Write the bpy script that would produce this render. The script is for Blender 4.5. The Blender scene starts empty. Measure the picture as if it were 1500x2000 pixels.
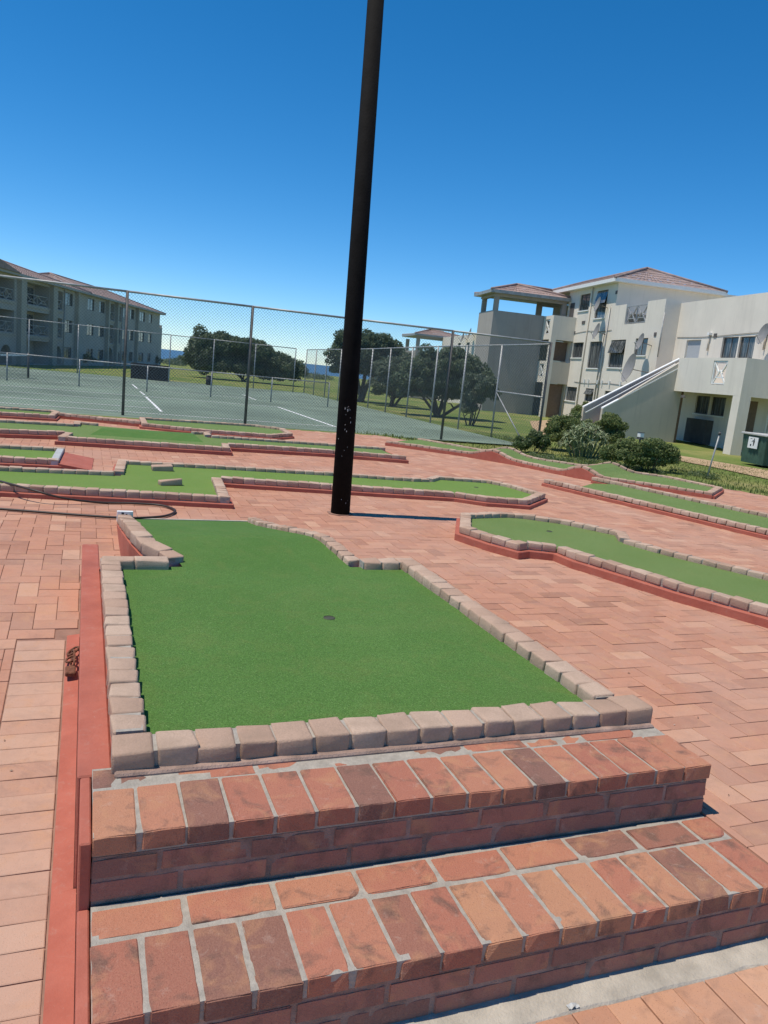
import bpy, bmesh, math, random
import numpy as np
from mathutils import Matrix, Vector
random.seed(7); RNG = np.random.default_rng(7)
SC = bpy.context.scene
COL = SC.collection

# ------------------------------------------------------------------ camera
# calibrated from the vanishing points of the steps: X right along the steps, Y away along the green, Z up
F_PX = 1500.0; CX, CY = 750.0, 1000.0; CAM_H = 1.41
def _n(v):
    v = np.array(v, float); return v / np.linalg.norm(v)
def _hy(x): return 682 + 0.102 * (x - 325)
_U = _n(np.cross(np.array([1500 - CX, _hy(1500) - CY, F_PX]), np.array([-CX, _hy(0) - CY, F_PX])))
if _U[1] > 0: _U = -_U
_F = np.array([169 - CX, _hy(169) - CY, F_PX]); _F = _n(_F - _U * _F.dot(_U))
_R = np.cross(_F, _U)
if _R[0] < 0: _R = -_R
cam_d = bpy.data.cameras.new('camera'); cam = bpy.data.objects.new('camera', cam_d); COL.objects.link(cam)
cam_d.sensor_fit = 'VERTICAL'; cam_d.sensor_height = 24.0; cam_d.lens = 24.0 * F_PX / 2000.0
cam_d.clip_start = 0.05; cam_d.clip_end = 60000
xr = Vector((_R[0], _F[0], _U[0])); yu = -Vector((_R[1], _F[1], _U[1])); zb = -Vector((_R[2], _F[2], _U[2]))
cam.matrix_world = Matrix(((xr.x, yu.x, zb.x, 0), (xr.y, yu.y, zb.y, 0), (xr.z, yu.z, zb.z, CAM_H), (0, 0, 0, 1)))
SC.camera = cam
SC.render.resolution_x = 768; SC.render.resolution_y = 1024

# ------------------------------------------------------------------ sky, sun, exposure
SUN_EL = 69.0
SUN_TRAVEL = (1.0, -0.10)                     # ground direction in which shadows fall
w = bpy.data.worlds.new('World'); SC.world = w; w.use_nodes = True
nt = w.node_tree; nt.nodes.clear()
sky = nt.nodes.new('ShaderNodeTexSky'); sky.sky_type = 'NISHITA'; sky.sun_disc = False
sky.sun_elevation = math.radians(SUN_EL)
sky.sun_rotation = math.atan2(-SUN_TRAVEL[0], -SUN_TRAVEL[1])
sky.air_density = 0.75; sky.dust_density = 0.0; sky.ozone_density = 5.0; sky.altitude = 900
bg = nt.nodes.new('ShaderNodeBackground'); bg.inputs['Strength'].default_value = 0.135
out = nt.nodes.new('ShaderNodeOutputWorld')
hsv = nt.nodes.new('ShaderNodeHueSaturation'); hsv.inputs['Saturation'].default_value = 1.30; hsv.inputs['Hue'].default_value = 0.495
nt.links.new(sky.outputs[0], hsv.inputs['Color']); nt.links.new(hsv.outputs[0], bg.inputs[0]); nt.links.new(bg.outputs[0], out.inputs[0])
sl = bpy.data.lights.new('sun', 'SUN'); sl.energy = 3.8; sl.angle = math.radians(0.53); sl.color = (1.0, 0.92, 0.80)
so = bpy.data.objects.new('sun', sl); COL.objects.link(so)
_h = math.hypot(*SUN_TRAVEL); _e = math.radians(SUN_EL)
so.rotation_euler = Vector((SUN_TRAVEL[0] / _h * math.cos(_e), SUN_TRAVEL[1] / _h * math.cos(_e), -math.sin(_e))).to_track_quat('-Z', 'Y').to_euler()
so.location = (0, 0, 30)
SC.view_settings.view_transform = 'Standard'; SC.view_settings.look = 'None'
SC.view_settings.exposure = 0.2; SC.view_settings.gamma = 1.0
SC.render.engine = 'CYCLES'

# ------------------------------------------------------------------ pixel -> world
def ray(x, y):
    d = np.array([x - CX, y - CY, F_PX]); return np.array([d @ _R, d @ _F, d @ _U])
def onz(x, y, z=0.0):
    d = ray(x, y); p = d * ((z - CAM_H) / d[2]); p[2] += CAM_H; return p
def onplane(x, y, p0, nn):
    d = ray(x, y); o = np.array([0, 0, CAM_H]); return o + d * ((np.array(p0) - o) @ nn / (d @ nn))
G = -0.5                                       # level of the court and of the lawn by the flats
K = (CAM_H - G) / CAM_H

# ------------------------------------------------------------------ materials
def nodes_of(name):
    m = bpy.data.materials.new(name); m.use_nodes = True
    t = m.node_tree; b = t.nodes['Principled BSDF']; return m, t, b
def N(t, typ, **kw):
    n = t.nodes.new(typ)
    for k, v in kw.items(): setattr(n, k, v)
    return n
def ramp(t, fac, stops):
    r = N(t, 'ShaderNodeValToRGB'); e = r.color_ramp.elements
    while len(e) < len(stops): e.new(0.5)
    for i, (p, c) in enumerate(stops): e[i].position = p; e[i].color = (*c, 1)
    t.links.new(fac, r.inputs[0]); return r.outputs[0]
def mixc(t, fac, a, b, mode='MIX'):
    m = N(t, 'ShaderNodeMix', data_type='RGBA', blend_type=mode)
    if isinstance(fac, (int, float)): m.inputs[0].default_value = fac
    else: t.links.new(fac, m.inputs[0])
    for s, i in ((a, 6), (b, 7)):
        if isinstance(s, tuple): m.inputs[i].default_value = (*s, 1)
        else: t.links.new(s, m.inputs[i])
    return m.outputs[2]
def noise(t, scale, detail=3.0, rough=0.55, vec=None, dist=0.0):
    n = N(t, 'ShaderNodeTexNoise'); n.inputs['Scale'].default_value = scale
    n.inputs['Detail'].default_value = detail; n.inputs['Roughness'].default_value = rough; n.inputs['Distortion'].default_value = dist
    if vec is not None: t.links.new(vec, n.inputs['Vector'])
    return n.outputs['Fac']
def pos(t): return N(t, 'ShaderNodeNewGeometry').outputs['Position']
def mrange(t, v, a, b, c=0.0, d=1.0):
    m = N(t, 'ShaderNodeMapRange'); t.links.new(v, m.inputs[0])
    for i, x in enumerate((a, b, c, d)): m.inputs[i + 1].default_value = x
    return m.outputs[0]
def bump(t, b, h, strength, dist=0.01):
    n = N(t, 'ShaderNodeBump'); n.inputs['Strength'].default_value = strength; n.inputs['Distance'].default_value = dist
    t.links.new(h, n.inputs['Height']); t.links.new(n.outputs[0], b.inputs['Normal'])
def rndsrc(t, kind):
    if kind == 'obj': return N(t, 'ShaderNodeObjectInfo').outputs['Random']
    a = N(t, 'ShaderNodeAttribute'); a.attribute_name = 'rnd'; return a.outputs['Fac']
def plain(name, c, rough=0.6, var=0.15, scale=3.0, bmp=0.0, bscale=40.0, metal=0.0, spec=0.4):
    m, t, b = nodes_of(name); p = pos(t)
    n = noise(t, scale, 4, 0.6, p)
    lo = tuple(x * (1 - var) for x in c); hi = tuple(min(1, x * (1 + var)) for x in c)
    t.links.new(ramp(t, n, [(0.3, lo), (0.7, hi)]), b.inputs['Base Color'])
    b.inputs['Roughness'].default_value = rough; b.inputs['Metallic'].default_value = metal
    b.inputs['Specular IOR Level'].default_value = spec
    if bmp: bump(t, b, noise(t, bscale, 4, 0.6, p), bmp)
    return m
def brick_mat(name, src, stops, stain=0.5, rough=0.85, fine=220.0, bmp=0.35, dirt=0.0):
    m, t, b = nodes_of(name); p = pos(t); r = rndsrc(t, src)
    c = ramp(t, r, stops)
    vo = N(t, 'ShaderNodeVectorMath', operation='MULTIPLY_ADD'); vo.inputs[1].default_value = (1, 1, 1)
    cb = N(t, 'ShaderNodeCombineXYZ')
    for k_ in range(3): t.links.new(r, cb.inputs[k_])
    sc = N(t, 'ShaderNodeVectorMath', operation='SCALE'); sc.inputs['Scale'].default_value = 37.0; t.links.new(cb.outputs[0], sc.inputs[0])
    t.links.new(p, vo.inputs[0]); t.links.new(sc.outputs[0], vo.inputs[2]); pv = vo.outputs[0]
    n1 = noise(t, 11.0, 4, 0.6, pv, 0.6)
    c = mixc(t, mrange(t, n1, 0.52, 0.68, 0, stain), c, (0.11, 0.068, 0.055))
    n3 = noise(t, 9.0, 3, 0.6, pv, 1.0)
    c = mixc(t, mrange(t, n3, 0.52, 0.75, 0, 0.5), c, (0.52, 0.27, 0.135))
    n4 = noise(t, 26.0, 5, 0.7, pv, 0.5)
    c = mixc(t, mrange(t, n4, 0.58, 0.75, 0, 0.35), c, (0.52, 0.40, 0.33))
    n2 = noise(t, fine, 3, 0.7, p)
    c = mixc(t, mrange(t, n2, 0.3, 0.75, 0.0, 0.22), c, (0.62, 0.36, 0.25))
    sp = noise(t, 330.0, 1, 0.5, p)
    c = mixc(t, mrange(t, sp, 0.66, 0.74, 0.0, 0.55), c, (0.10, 0.05, 0.04))
    if dirt:
        d1 = noise(t, 0.9, 5, 0.65, p, 0.4)
        c = mixc(t, mrange(t, d1, 0.42, 0.72, 0, dirt), c, (0.50, 0.35, 0.275))
        d3 = noise(t, 5.0, 5, 0.75, p, 0.5)
        c = mixc(t, mrange(t, d3, 0.5, 0.8, 0, dirt), c, (0.33, 0.21, 0.16))
        d2 = noise(t, 2.3, 5, 0.7, p, 0.8)
        c = mixc(t, mrange(t, d2, 0.60, 0.78, 0, dirt * 0.9), c, (0.20, 0.13, 0.115))
    t.links.new(c, b.inputs['Base Color']); b.inputs['Roughness'].default_value = rough
    b.inputs['Specular IOR Level'].default_value = 0.25
    mx = N(t, 'ShaderNodeMath', operation='ADD'); t.links.new(n2, mx.inputs[0]); t.links.new(n1, mx.inputs[1])
    bump(t, b, mx.outputs[0], bmp, 0.004)
    return m
STEP = [(0.0, (0.20, 0.100, 0.078)), (0.10, (0.26, 0.115, 0.082)), (0.2, (0.37, 0.132, 0.086)), (0.6, (0.42, 0.160, 0.100)), (0.9, (0.45, 0.195, 0.115)), (1.0, (0.47, 0.235, 0.130))]
RISER = [(0.0, (0.23, 0.12, 0.095)), (0.3, (0.34, 0.150, 0.112)), (0.7, (0.40, 0.170, 0.125)), (1.0, (0.45, 0.20, 0.14))]  # riser bricks: the shade and its fill light are put into this palette
PAVE = [(0.0, (0.34, 0.162, 0.104)), (0.12, (0.42, 0.195, 0.124)), (0.85, (0.49, 0.238, 0.152)), (1.0, (0.55, 0.315, 0.205))]
M = {}
M['step'] = brick_mat('step_brick', 'obj', STEP, 0.75, bmp=0.8)
M['riser'] = brick_mat('riser_brick_shaded', 'obj', RISER, 0.6, bmp=0.6)
M['paver_tan'] = brick_mat('paver_tan', 'obj', [(0, (0.43, 0.24, 0.165)), (0.5, (0.48, 0.285, 0.20)), (1, (0.51, 0.33, 0.235))], 0.2, dirt=0.6)
M['paver'] = brick_mat('paver_single', 'obj', PAVE, 0.18, dirt=0.42, bmp=0.3)
M['paver_bulk'] = brick_mat('paver_joined', 'attr', PAVE, 0.18, dirt=0.42, bmp=0.3)
M['floor'] = brick_mat('floor_paver', 'obj', [(0, (0.42, 0.20, 0.12)), (0.5, (0.50, 0.26, 0.155)), (1, (0.56, 0.31, 0.19))], 0.35, dirt=0.4)
M['mortar_dirt_shade'] = plain('mortar_dirt_shade', (0.31, 0.215, 0.175), 0.95, 0.35, 12, 0.6, 160)  # brown from dirt, with the risers' shade also put into the colour
M['mortar'] = plain('mortar', (0.37, 0.335, 0.285), 0.95, 0.18, 30, 0.5, 160)
M['joint'] = plain('joint_sand', (0.29, 0.165, 0.120), 0.95, 0.25, 8, 0.3, 120)
M['concrete'] = plain('concrete', (0.42, 0.375, 0.31), 0.95, 0.2, 12, 0.5, 120)
M['block'] = None
def block_mat():
    m, t, b = nodes_of('edging_block'); p = pos(t); r = rndsrc(t, 'obj')
    c = ramp(t, r, [(0, (0.46, 0.305, 0.220)), (0.5, (0.53, 0.370, 0.275)), (1, (0.58, 0.430, 0.325))])
    c = mixc(t, mrange(t, noise(t, 160, 3, 0.7, p), 0.35, 0.7, 0, 0.35), c, (0.30, 0.20, 0.14))
    c = mixc(t, mrange(t, noise(t, 7, 4, 0.6, p), 0.45, 0.72, 0, 0.5), c, (0.30, 0.215, 0.155))
    t.links.new(c, b.inputs['Base Color']); b.inputs['Roughness'].default_value = 0.95; b.inputs['Specular IOR Level'].default_value = 0.2
    bump(t, b, noise(t, 90, 5, 0.8, p), 0.8, 0.006); return m
M['block'] = block_mat()
def turf_mat(name, a, b_, speck):
    m, t, b = nodes_of(name); p = pos(t)
    n = noise(t, 190.0, 3, 0.85, p); n2 = noise(t, 1.7, 4, 0.6, p); n3 = noise(t, 75.0, 3, 0.8, p)
    c = ramp(t, n2, [(0.35, a), (0.7, b_)])
    c = mixc(t, mrange(t, n, 0.34, 0.60, 0, 1.0), tuple(x * 0.42 for x in a), c)
    c = mixc(t, mrange(t, n3, 0.40, 0.65, 0.25, 0.0), c, tuple(x * 0.6 for x in a))
    c = mixc(t, mrange(t, noise(t, 210, 2, 0.7, p), 0.60, 0.72, 0, 0.6), c, speck)
    c = mixc(t, mrange(t, noise(t, 5.5, 5, 0.7, p, 0.8), 0.5, 0.8, 0, 0.25), c, (0.20, 0.19, 0.06))
    c = mixc(t, mrange(t, noise(t, 0.9, 5, 0.7, p, 1.2), 0.5, 0.75, 0, 0.12), c, (0.24, 0.25, 0.10))
    t.links.new(c, b.inputs['Base Color']); b.inputs['Roughness'].default_value = 0.9; b.inputs['Specular IOR Level'].default_value = 0.12
    b.inputs['Sheen Weight'].default_value = 0.08; b.inputs['Sheen Roughness'].default_value = 0.5
    b.inputs['Sheen Tint'].default_value = (0.5, 0.8, 0.35, 1)
    mx = N(t, 'ShaderNodeMath', operation='ADD'); t.links.new(n, mx.inputs[0]); t.links.new(n3, mx.inputs[1])
    bump(t, b, mx.outputs[0], 0.55, 0.006); return m
M['turf'] = turf_mat('turf_fresh', (0.098, 0.215, 0.044), (0.125, 0.250, 0.058), (0.32, 0.44, 0.18))
M['turf_sheen'] = turf_mat('turf_sheen', (0.175, 0.265, 0.075), (0.215, 0.30, 0.098), (0.33, 0.42, 0.19))  # far mats: sheen at grazing view is put into a paler base colour
M['turf_bright'] = turf_mat('turf_bright', (0.185, 0.305, 0.062), (0.225, 0.34, 0.08), (0.34, 0.46, 0.18))  # far mats as well, grazing sheen put into a brighter base
def red_mat():
    m, t, b = nodes_of('red_paint'); p = pos(t)
    c = ramp(t, noise(t, 5, 5, 0.65, p), [(0.3, (0.36, 0.100, 0.066)), (0.7, (0.46, 0.145, 0.098))])
    c = mixc(t, mrange(t, noise(t, 16, 5, 0.75, p, 0.8), 0.56, 0.74, 0, 0.55), c, (0.42, 0.22, 0.17))
    c = mixc(t, mrange(t, noise(t, 70, 4, 0.8, p, 1.5), 0.66, 0.70, 0, 0.5), c, (0.40, 0.33, 0.28))
    c = mixc(t, mrange(t, noise(t, 2.2, 4, 0.7, p), 0.55, 0.8, 0, 0.45), c, (0.26, 0.10, 0.075))
    t.links.new(c, b.inputs['Base Color']); b.inputs['Roughness'].default_value = 0.75; b.inputs['Specular IOR Level'].default_value = 0.25
    bump(t, b, noise(t, 45, 5, 0.75, p), 0.5, 0.006); return m
M['red'] = red_mat()
M['hole'] = plain('cup_liner', (0.06, 0.065, 0.04), 0.7, 0.1)
M['court'] = plain('court_surface', (0.165, 0.215, 0.160), 0.9, 0.28, 0.28, 0.1, 60)
M['white'] = plain('white_paint', (0.78, 0.78, 0.75), 0.6, 0.06, 5)
M['pole'] = plain('black_paint', (0.006, 0.0055, 0.0055), 0.85, 0.4, 9, 0.3, 60, spec=0.12)
M['chip'] = plain('chipped_paint', (0.5, 0.5, 0.48), 0.7, 0.2, 60)
M['galv'] = plain('galvanised_steel', (0.36, 0.36, 0.35), 0.55, 0.25, 4, 0, 40, 0.3)
M['wire'] = plain('fence_wire', (0.20, 0.20, 0.195), 0.7, 0.2, 3)
M['galv_dark'] = plain('weathered_steel', (0.13, 0.115, 0.105), 0.7, 0.3, 5)
M['rust'] = plain('rusty_steel', (0.16, 0.065, 0.035), 0.85, 0.4, 90, 0.4, 200)
M['wall'] = plain('cream_plaster', (0.66, 0.63, 0.57), 0.9, 0.06, 0.7, 0.15, 60)
M['wall_grey'] = plain('taupe_plaster', (0.33, 0.30, 0.28), 0.9, 0.08, 0.7, 0.15, 60)
M['wall_tan'] = plain('buff_plaster', (0.54, 0.50, 0.43), 0.9, 0.08, 0.5, 0.15, 60)
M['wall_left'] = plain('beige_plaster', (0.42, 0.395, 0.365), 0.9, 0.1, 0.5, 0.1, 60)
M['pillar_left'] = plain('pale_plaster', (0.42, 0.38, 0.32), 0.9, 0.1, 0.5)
M['trim'] = plain('white_trim', (0.80, 0.80, 0.77), 0.6, 0.05, 5)
M['dark'] = plain('dark_recess', (0.10, 0.092, 0.086), 0.8, 0.2)
M['door'] = plain('brown_door', (0.22, 0.15, 0.11), 0.6, 0.12, 8)
M['door_blue'] = plain('grey_door', (0.42, 0.44, 0.46), 0.5, 0.05, 8)
M['metal_dk'] = plain('dark_metal', (0.09, 0.085, 0.08), 0.5, 0.2, 9)
M['dish'] = plain('dish_grey', (0.26, 0.25, 0.24), 0.55, 0.1, 5)
M['hose'] = plain('hose_rubber', (0.045, 0.030, 0.022), 0.5, 0.2, 30)
M['bin'] = plain('bin_green', (0.055, 0.105, 0.075), 0.6, 0.25, 3)
M['lid'] = plain('bin_lid', (0.46, 0.46, 0.44), 0.55, 0.1, 6)
M['ink'] = plain('black_ink', (0.03, 0.035, 0.035), 0.7, 0.05)
M['sand'] = plain('dry_path', (0.42, 0.29, 0.17), 0.95, 0.25, 2.0, 0.3, 30)
M['board'] = plain('practice_board', (0.040, 0.032, 0.030), 0.8, 0.3, 3)
M['bark'] = plain('bark', (0.10, 0.075, 0.055), 0.95, 0.3, 9, 0.6, 40)
M['tile'] = plain('roof_tile', (0.30, 0.225, 0.205), 0.85, 0.25, 2.5, 0.2, 20)
M['tile_grey'] = plain('roof_tile_faded', (0.33, 0.235, 0.205), 0.85, 0.22, 2.5, 0.2, 20)
def plaster(name, c, streak=(0.30, 0.28, 0.24)):
    m, t, b = nodes_of(name); p = pos(t)
    col = ramp(t, noise(t, 0.7, 5, 0.6, p), [(0.3, tuple(x * .94 for x in c)), (0.7, tuple(x * 1.05 for x in c))])
    mp = N(t, 'ShaderNodeMapping'); mp.inputs['Scale'].default_value = (5, 5, 0.35); t.links.new(p, mp.inputs['Vector'])
    col = mixc(t, mrange(t, noise(t, 0.8, 5, 0.7, mp.outputs[0]), 0.52, 0.78, 0, 0.38), col, streak)
    col = mixc(t, mrange(t, noise(t, 2.0, 5, 0.75, p, 0.6), 0.6, 0.8, 0, 0.25), col, streak)
    t.links.new(col, b.inputs['Base Color']); b.inputs['Roughness'].default_value = 0.92; b.inputs['Specular IOR Level'].default_value = 0.2
    bump(t, b, noise(t, 50, 4, 0.6, p), 0.2, 0.01); return m
M['wall'] = plaster('cream_plaster_weathered', (0.76, 0.695, 0.60), (0.50, 0.45, 0.38)); M['wall_tan'] = plaster('buff_plaster_weathered', (0.56, 0.50, 0.415))
M['wall_grey'] = plaster('taupe_plaster_weathered', (0.40, 0.365, 0.33), (0.20, 0.185, 0.165))
def glass_mat():
    m, t, b = nodes_of('window_glass')
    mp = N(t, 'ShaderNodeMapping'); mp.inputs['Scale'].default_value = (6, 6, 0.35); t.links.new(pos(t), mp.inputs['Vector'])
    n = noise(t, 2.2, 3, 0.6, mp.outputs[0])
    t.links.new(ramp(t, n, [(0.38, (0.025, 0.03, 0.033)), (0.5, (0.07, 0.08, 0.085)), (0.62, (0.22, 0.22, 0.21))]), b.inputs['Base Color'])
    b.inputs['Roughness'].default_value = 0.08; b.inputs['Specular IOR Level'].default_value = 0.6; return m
M['glass'] = glass_mat()
def leaf_mat(name, a, b_, c_):
    m, t, b = nodes_of(name); r = rndsrc(t, 'attr')
    c = ramp(t, r, [(0, a), (0.6, b_), (1, c_)])
    t.links.new(c, b.inputs['Base Color']); b.inputs['Roughness'].default_value = 0.55; b.inputs['Specular IOR Level'].default_value = 0.3
    tr = N(t, 'ShaderNodeBsdfTranslucent'); t.links.new(c, tr.inputs[0])
    mx = N(t, 'ShaderNodeMixShader'); mx.inputs[0].default_value = 0.38
    t.links.new(b.outputs[0], mx.inputs[1]); t.links.new(tr.outputs[0], mx.inputs[2])
    t.links.new(mx.outputs[0], t.nodes['Material Output'].inputs['Surface']); return m
M['leaf'] = leaf_mat('leaf_dark', (0.08, 0.115, 0.066), (0.13, 0.175, 0.095), (0.20, 0.245, 0.135))
M['leaf_grey'] = leaf_mat('leaf_grey', (0.09, 0.122, 0.076), (0.14, 0.18, 0.11), (0.22, 0.25, 0.16))
M['leaf_bush'] = leaf_mat('leaf_bush', (0.11, 0.15, 0.050), (0.18, 0.225, 0.08), (0.29, 0.33, 0.13))
M['leaf_aloe'] = leaf_mat('leaf_aloe', (0.24, 0.30, 0.16), (0.38, 0.44, 0.25), (0.52, 0.56, 0.38))
M['leaf_light'] = leaf_mat('leaf_light', (0.06, 0.10, 0.03), (0.12, 0.17, 0.06), (0.30, 0.33, 0.20))
M['debris'] = leaf_mat('debris_bits', (0.16, 0.10, 0.06), (0.45, 0.36, 0.26), (0.75, 0.72, 0.66))
M['grassblade'] = leaf_mat('grass_blade', (0.10, 0.15, 0.035), (0.19, 0.23, 0.06), (0.36, 0.34, 0.13))
def lawn_mat():
    m, t, b = nodes_of('lawn'); p = pos(t)
    c = ramp(t, noise(t, 0.22, 5, 0.65, p, 0.5), [(0.35, (0.13, 0.20, 0.045)), (0.5, (0.20, 0.245, 0.070)), (0.62, (0.32, 0.30, 0.11)), (0.75, (0.40, 0.33, 0.17))])
    c = mixc(t, mrange(t, noise(t, 60, 3, 0.7, p), 0.3, 0.7, 0, 0.5), c, (0.09, 0.13, 0.03))
    c = mixc(t, mrange(t, noise(t, 2.5, 4, 0.7, p), 0.55, 0.75, 0, 0.5), c, (0.40, 0.33, 0.16))
    t.links.new(c, b.inputs['Base Color']); b.inputs['Roughness'].default_value = 0.95; b.inputs['Specular IOR Level'].default_value = 0.1
    bump(t, b, noise(t, 25, 4, 0.7, p), 0.8, 0.05); return m
M['lawn'] = lawn_mat()
def sea_mat():
    m, t, b = nodes_of('sea'); b.inputs['Base Color'].default_value = (0.05, 0.11, 0.19, 1); b.inputs['Roughness'].default_value = 0.35
    bump(t, b, noise(t, 0.05, 4, 0.6, pos(t)), 0.3, 1.0); return m
M['sea'] = sea_mat()

# ------------------------------------------------------------------ mesh helpers
def empty(name, loc=(0, 0, 0)):
    o = bpy.data.objects.new(name, None); COL.objects.link(o); o.location = loc; o.empty_display_size = 0.1; return o
def tag(o, label, cat, group=None):
    o['label'] = label; o['category'] = cat
    if group: o['group'] = group
    return o
def kind(o, k): o['kind'] = k; return o
def adopt(o, parent):
    if parent is not None:
        o.parent = parent
        p = parent; off = Vector((0, 0, 0))
        while p is not None: off += p.location; p = p.parent
        o.location = o.location - off
class MB:
    def __init__(s, T=None): s.v = []; s.f = []; s.r = []; s.T = T
    def _add(s, pts, faces, r=None):
        b = len(s.v)
        s.v += [tuple(s.T(*p)) if s.T else tuple(p) for p in pts]
        r = random.random() if r is None else r
        for f in faces: s.f.append(tuple(b + i for i in f)); s.r.append(r)
    def box(s, x0, x1, y0, y1, z0, z1, r=None):
        s._add([(x0, y0, z0), (x1, y0, z0), (x1, y1, z0), (x0, y1, z0), (x0, y0, z1), (x1, y0, z1), (x1, y1, z1), (x0, y1, z1)],
               [(3, 2, 1, 0), (4, 5, 6, 7), (0, 1, 5, 4), (1, 2, 6, 5), (2, 3, 7, 6), (3, 0, 4, 7)], r); return s
    def quad(s, *p, r=None): s._add(p, [tuple(range(len(p)))], r); return s
    def tube(s, pts, rad, n=8, cap=True, r=None):
        pts = [Vector(s.T(*p)) if s.T else Vector(p) for p in pts]
        rads = rad if isinstance(rad, (list, tuple)) else [rad] * len(pts)
        T, s.T = s.T, None
        V = []; Fc = []; up = None
        for i, p in enumerate(pts):
            d = (pts[min(i + 1, len(pts) - 1)] - pts[max(i - 1, 0)]).normalized()
            if up is None:
                up = Vector((0, 0, 1)) if abs(d.z) < 0.9 else Vector((1, 0, 0))
            a = d.cross(up).normalized(); b = a.cross(d).normalized(); up = b
            for k in range(n):
                t = 2 * math.pi * k / n; V.append(p + (a * math.cos(t) + b * math.sin(t)) * rads[i])
        for i in range(len(pts) - 1):
            for k in range(n): Fc.append((i * n + k, i * n + (k + 1) % n, (i + 1) * n + (k + 1) % n, (i + 1) * n + k))
        if cap: Fc.append(tuple(range(n - 1, -1, -1))); Fc.append(tuple((len(pts) - 1) * n + k for k in range(n)))
        s._add(V, Fc, r); s.T = T; return s
    def prism(s, poly, z0, z1):
        n = len(poly); P = [(x, y, z0) for x, y in poly] + [(x, y, z1) for x, y in poly]
        s._add(P, [tuple(range(n - 1, -1, -1)), tuple(range(n, 2 * n))] + [(i, (i + 1) % n, n + (i + 1) % n, n + i) for i in range(n)]); return s
    def build(s, name, mat, parent=None, smooth=False, fix=True, tri=False, bevel=0.0):
        me = bpy.data.meshes.new(name); me.from_pydata(s.v, [], s.f)
        if 'rnd' not in me.attributes and len(s.f):
            a = me.attributes.new('rnd', 'FLOAT', 'FACE'); a.data.foreach_set('value', np.array(s.r, dtype=np.float32))
        if fix or tri or bevel:
            bm = bmesh.new(); bm.from_mesh(me)
            if fix: bmesh.ops.recalc_face_normals(bm, faces=bm.faces[:])
            if bevel: bmesh.ops.bevel(bm, geom=bm.edges[:], offset=bevel, segments=1, affect='EDGES')
            if tri: bmesh.ops.triangulate(bm, faces=[f for f in bm.faces if len(f.verts) > 4])
            bm.to_mesh(me); bm.free()
        if smooth: me.polygons.foreach_set('use_smooth', np.ones(len(me.polygons), dtype=bool))
        me.materials.append(mat)
        o = bpy.data.objects.new(name, me); COL.objects.link(o); adopt(o, parent); return o

def offset_poly(P, d):
    """move every edge of a clockwise polygon inwards by d (mitred)"""
    P = [np.array(p[:2], float) for p in P]; n = len(P); out = []
    for i in range(n):
        a, b, c = P[i - 1], P[i], P[(i + 1) % n]
        e1 = (b - a) / np.linalg.norm(b - a); e2 = (c - b) / np.linalg.norm(c - b)
        n1 = np.array([e1[1], -e1[0]]); n2 = np.array([e2[1], -e2[0]])
        m = n1 + n2; q = m @ n1
        m = m / q if q > 0.35 else m / 0.35
        out.append(b + m * d)
    return out
def inside(P, x, y):
    c = False; n = len(P)
    for i in range(n):
        x1, y1 = P[i][0], P[i][1]; x2, y2 = P[i - 1][0], P[i - 1][1]
        if (y1 > y) != (y2 > y) and x < (x2 - x1) * (y - y1) / (y2 - y1) + x1: c = not c
    return c
def rounded_block(name, lx, ly, lz, bev, seed, seg=2, jit=0.0):
    rs = random.Random(seed); bm = bmesh.new()
    bmesh.ops.create_cube(bm, size=1.0)
    for v in bm.verts: v.co = Vector((v.co.x * lx, v.co.y * ly, (v.co.z + 0.5) * lz))
    for v in bm.verts: v.co += Vector((rs.uniform(-jit, jit), rs.uniform(-jit, jit), rs.uniform(-jit, jit)))
    bmesh.ops.bevel(bm, geom=bm.edges[:], offset=bev, segments=seg, profile=0.6, affect='EDGES')
    for v in bm.verts: v.co += Vector((rs.uniform(-jit, jit), rs.uniform(-jit, jit), rs.uniform(-jit, jit))) * 0.25
    me = bpy.data.meshes.new(name); bm.to_mesh(me); bm.free()
    me.polygons.foreach_set('use_smooth', np.ones(len(me.polygons), dtype=bool)); return me
def place(me, name, mat, loc, rotz=0.0, parent=None, rot=None, scale=None):
    if not me.materials: me.materials.append(mat)
    o = bpy.data.objects.new(name, me); COL.objects.link(o); o.location = loc
    o.rotation_euler = rot if rot else (0, 0, rotz)
    if scale: o.scale = scale
    adopt(o, parent); return o

# ================================================================== SETTING
PLAZA = [(-7, 1.49), (-7, 16.0), (6.2, 16.0), (7.35, 13.9), (8.6, 12.2), (9.9, 10.9), (10.6, 10.1), (10.9, 9.0), (10.9, 1.49)]
PLAZA_T = [(-7, -9), (-7, 16.0)] + PLAZA[2:-1] + [(10.9, -9)]
def dist_out(x, y, P=PLAZA):
    """signed distance to the plaza outline, positive outside"""
    best = 1e9; n = len(P)
    for i in range(n):
        x1, y1 = P[i]; x2, y2 = P[(i + 1) % n]
        dx, dy = x2 - x1, y2 - y1; t = max(0, min(1, ((x - x1) * dx + (y - y1) * dy) / (dx * dx + dy * dy)))
        best = min(best, math.hypot(x - x1 - t * dx, y - y1 - t * dy))
    return -best if inside(P, x, y) else best
def sm(a, b, x):
    t = max(0.0, min(1.0, (x - a) / (b - a))); return t * t * (3 - 2 * t)
def terrain_z(x, y):
    d = dist_out(x, y, PLAZA_T)
    if d < 0: return -0.03 - 0.25 * min(1, -d / 0.35)
    z = -0.02 + (G - 0.03) * sm(0.0, 5.2, d)
    z += (-1.0 - G) * sm(52, 66, y - 0.15 * x)
    z += -8.5 * sm(110, 900, math.hypot(x, y))
    return z
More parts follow.
